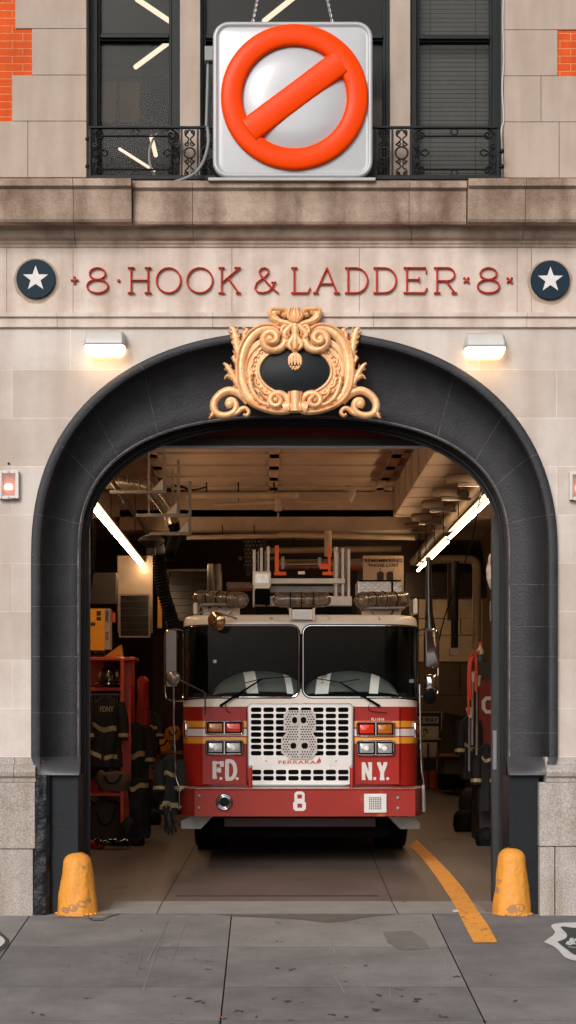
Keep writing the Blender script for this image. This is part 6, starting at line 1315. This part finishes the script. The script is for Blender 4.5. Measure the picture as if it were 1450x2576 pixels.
m = MB(); m.tube([P(1078, 1870, 16.5), P(1079, 1985, 16.5)], .018, 6); o = single(m, 'broom', mat('broom_handle', srgb(70,52,40), .6), 'dark handled broom leaning before the sink', 'broom')
single(MB().lathe(P(1084, 1983, 16.7), [(.12, 0), (.15, .3), (.155, .31), (.14, .31)], 16), 'orange_bucket', mat('bucket_orange', srgb(206,96,34), .5), 'orange bucket under the sink', 'bucket')
DK = mat('dark_cabinet', srgb(44,36,32), .5, var=.3)
ch = thing('folded_chair', P(1135, 1950, 16), 'dark upholstered chair tilted back against the rear wall at the right', 'chair')
m = MB(); m.loft([[P(1118, 1795, 16), P(1172, 1805, 16)], [P(1104, 1900, 15.6), P(1165, 1895, 15.6)]]); m.loft([[P(1118, 1793, 16.1), P(1172, 1803, 16.1)], [P(1104, 1902, 15.7), P(1165, 1897, 15.7)]]); m.build('backrest', DK, ch)
MB().bp(1108, 1172, 1898, 1905, 15.0, 15.7).build('armrest', WD, ch, bevel=.01); MB().bp(1116, 1168, 1905, 1950, 15.2, 15.8).build('seat', mat('chair_grey', srgb(92,82,70), .8), ch, bevel=.03); MB().bp(1112, 1170, 1950, 1988, 15.2, 15.8).build('base', BLK, ch)
single(MB().bp(1122, 1205, 1957, 1982, 17, 17.4), 'low_crate', mat('crate_grey', srgb(80,68,56), .8, var=.3), 'low grey crate on the floor against the rear wall at the right', 'crate', False, bevel=.01)
cbn = thing('side_cabinet', P(1225, 2122, 6.5), 'dark cabinet with a red front standing just inside the right of the doorway', 'cabinet')
MB().bp(1207, 1262, 1665, 2122, 6.3, 7.1).build('carcass', DK, cbn); MB().bp(1206, 1262, 1712, 1880, 6.24, 6.299).build('red_panel', mat('cabinet_red', srgb(122,26,26), .5, var=.15), cbn)
m = MB(); 
pts_c = [(1238,1757),(1224,1757),(1217,1765),(1217,1782),(1224,1791),(1238,1791)]; m.sweep([P(x, y, 6.235) for x, y in pts_c], .022, .006, True); m.build('white_letter', DECAL, cbn)
sb = thing('spray_bottle', P(1203, 1668, 6.6), 'white and blue spray bottle standing on the side cabinet', 'bottle'); c_ = P(1209, 1665, 6.5)
MB().lathe(c_, [(.04, 0), (.042, .02), (.042, .09)], 14).build('blue_liquid', mat('bottle_blue', srgb(60,90,120), .3), sb, smooth=True); MB().lathe(c_+Vector((0, 0, .091)), [(.042, 0), (.04, .05), (.016, .09), (.016, .12)], 14).build('bottle', mat('bottle_white', srgb(210,190,170), .4), sb, smooth=True); MB().box(c_.x-.03, c_.x+.02, c_.y-.015, c_.y+.015, c_.z+.21, c_.z+.24).build('trigger', RRED, sb)
m = MB(); m.tube(bez([P(1186, 1760, 5), P(1183, 1700, 5), P(1186, 1664, 5), P(1194, 1652, 5), P(1199, 1664, 5), P(1198, 1740, 5)], 6), .018, 8); m.tube(bez([P(1180, 1800, 5), P(1179, 1720, 5), P(1181, 1668, 5), P(1190, 1648, 5), P(1205, 1640, 4.8)], 6), .015, 8)
single(m, 'red_hose', mat('hose_red', srgb(206,56,24), .4), 'looped red hose hanging beside the side cabinet', 'hose')
for i, (x, y0, y1) in enumerate(((1190,1690,1875),(1201,1700,1900),(1182,1780,1940))):
    t = thing('long_tool', P(x, y1, 5.5+.2*i), ('first', 'second', 'third')[i]+' long metal tool hanging beside the side cabinet, counted from the left' if 0 else ('pale metal tool hanging under the red hose', 'long pale tool hanging against the side cabinet', 'longest dark handled tool hanging left of the cabinet')[i], 'tool', 'long tools beside the cabinet')
    MB().tube([P(x, y0, 5.5+.2*i), P(x-1, y1, 5.5+.2*i)], .014, 8).build('shaft', STEEL, t, smooth=True); MB().tube([P(x, y0, 5.5), P(x+3, y0+26, 5.5)], [.05, .02], 8).build('head', ALU, t, smooth=True)
garment('turnout_coat', 1180, 1800, 1960, 38, 6.2, 'dark coat with a yellow patch hanging left of the side cabinet', ((.48,.54),), seed=6, depth=.1)
garment('turnout_coat', 1222, 1870, 2040, 40, 6.0, 'dark coat with pale cuffs hanging in front of the red cabinet panel', ((.2,.25),), seed=7, depth=.08)
bag('dark_bag', 1200, 2082, 88, 88, 5.2, TG, 'black bag heaped on the floor in front of the side cabinet', seed=11, opening=False); bag('dark_bag', 1168, 2092, 50, 46, 5.4, RUBBER, 'small black bag left of the heap in front of the cabinet', seed=12, opening=False, jit=.2)
bag('rubber_boot', 1225, 2128, 52, 40, 5.8, RUBBER, 'black rubber boot on the floor nearest the right door frame', 'boot', 'boots', seed=13, opening=False, jit=.2)
pb2 = thing('push_broom', P(1166, 1998, 15), 'push broom with a dark head standing on the floor right of the cab', 'broom'); MB().tube([P(1160, 1985, 15), P(1166, 1900, 15), P(1172, 1800, 15)], .02, 6).build('handle', BLK, pb2); MB().bp(1140, 1176, 1985, 1998, 14.9, 15.1).build('head', TG, pb2, bevel=.01)
hb = thing('hanging_hood', P(1240, 1520, 2.4), 'cream plastic hood and papers hung high on the right inside the doorway', 'hood')
MB().blob(P(1246, 1440, 2.4), .08, .1, .19, 16, 12, .2).build('hood_shell', TWH, hb, smooth=True); MB().lathe(P(1242, 1465, 2.3), [(.035, -.01), (.05, .02), (.03, .03)], 16, 'y').build('collar', CREAMP, hb)
m = MB()
random.seed(5)
for i in range(22): x = random.uniform(1232, 1252); y = random.uniform(1498, 1545); p = P(x, y, 2.4); a = random.uniform(-.5, .5); m.quad(p, p+Vector((.05, -.01, a*.03)), p+Vector((.05, -.01, -.07)), p+Vector((0, 0, -.07)))
m.build('papers', mat('dark_papers', srgb(84,66,60), .5, var=.6, vs=30), hb)
single(MB().loft([[P(1240, 1300, 1.6), P(1256, 1300, 1.6)], [P(1234, 1420, 1.6), P(1254, 1420, 1.6)], [P(1240, 1440, 1.65), P(1254, 1440, 1.65)]]), 'red_cloth', mat('cloth_red', srgb(140,26,22), .8), 'narrow red cloth hanging high inside the right of the doorway', 'cloth')
# dark shelving far back left and right so the rear reads as a full room
for a, b, c_, d, Y, lab in ((205,292,1440,1520,11,'dark brown cupboard hung on the left wall behind the yellow carton'),(640,900,1400,1545,16,'dark cupboards across the rear wall behind the ladder'),(1020,1230,1440,1503,18.5,'dark recess panel at the top of the rear wall on the right')):
    single(MB().bp(a, b, c_, d, Y, Y+.4), 'wall_cupboard', DK, lab, 'cupboard', False, bevel=.01)
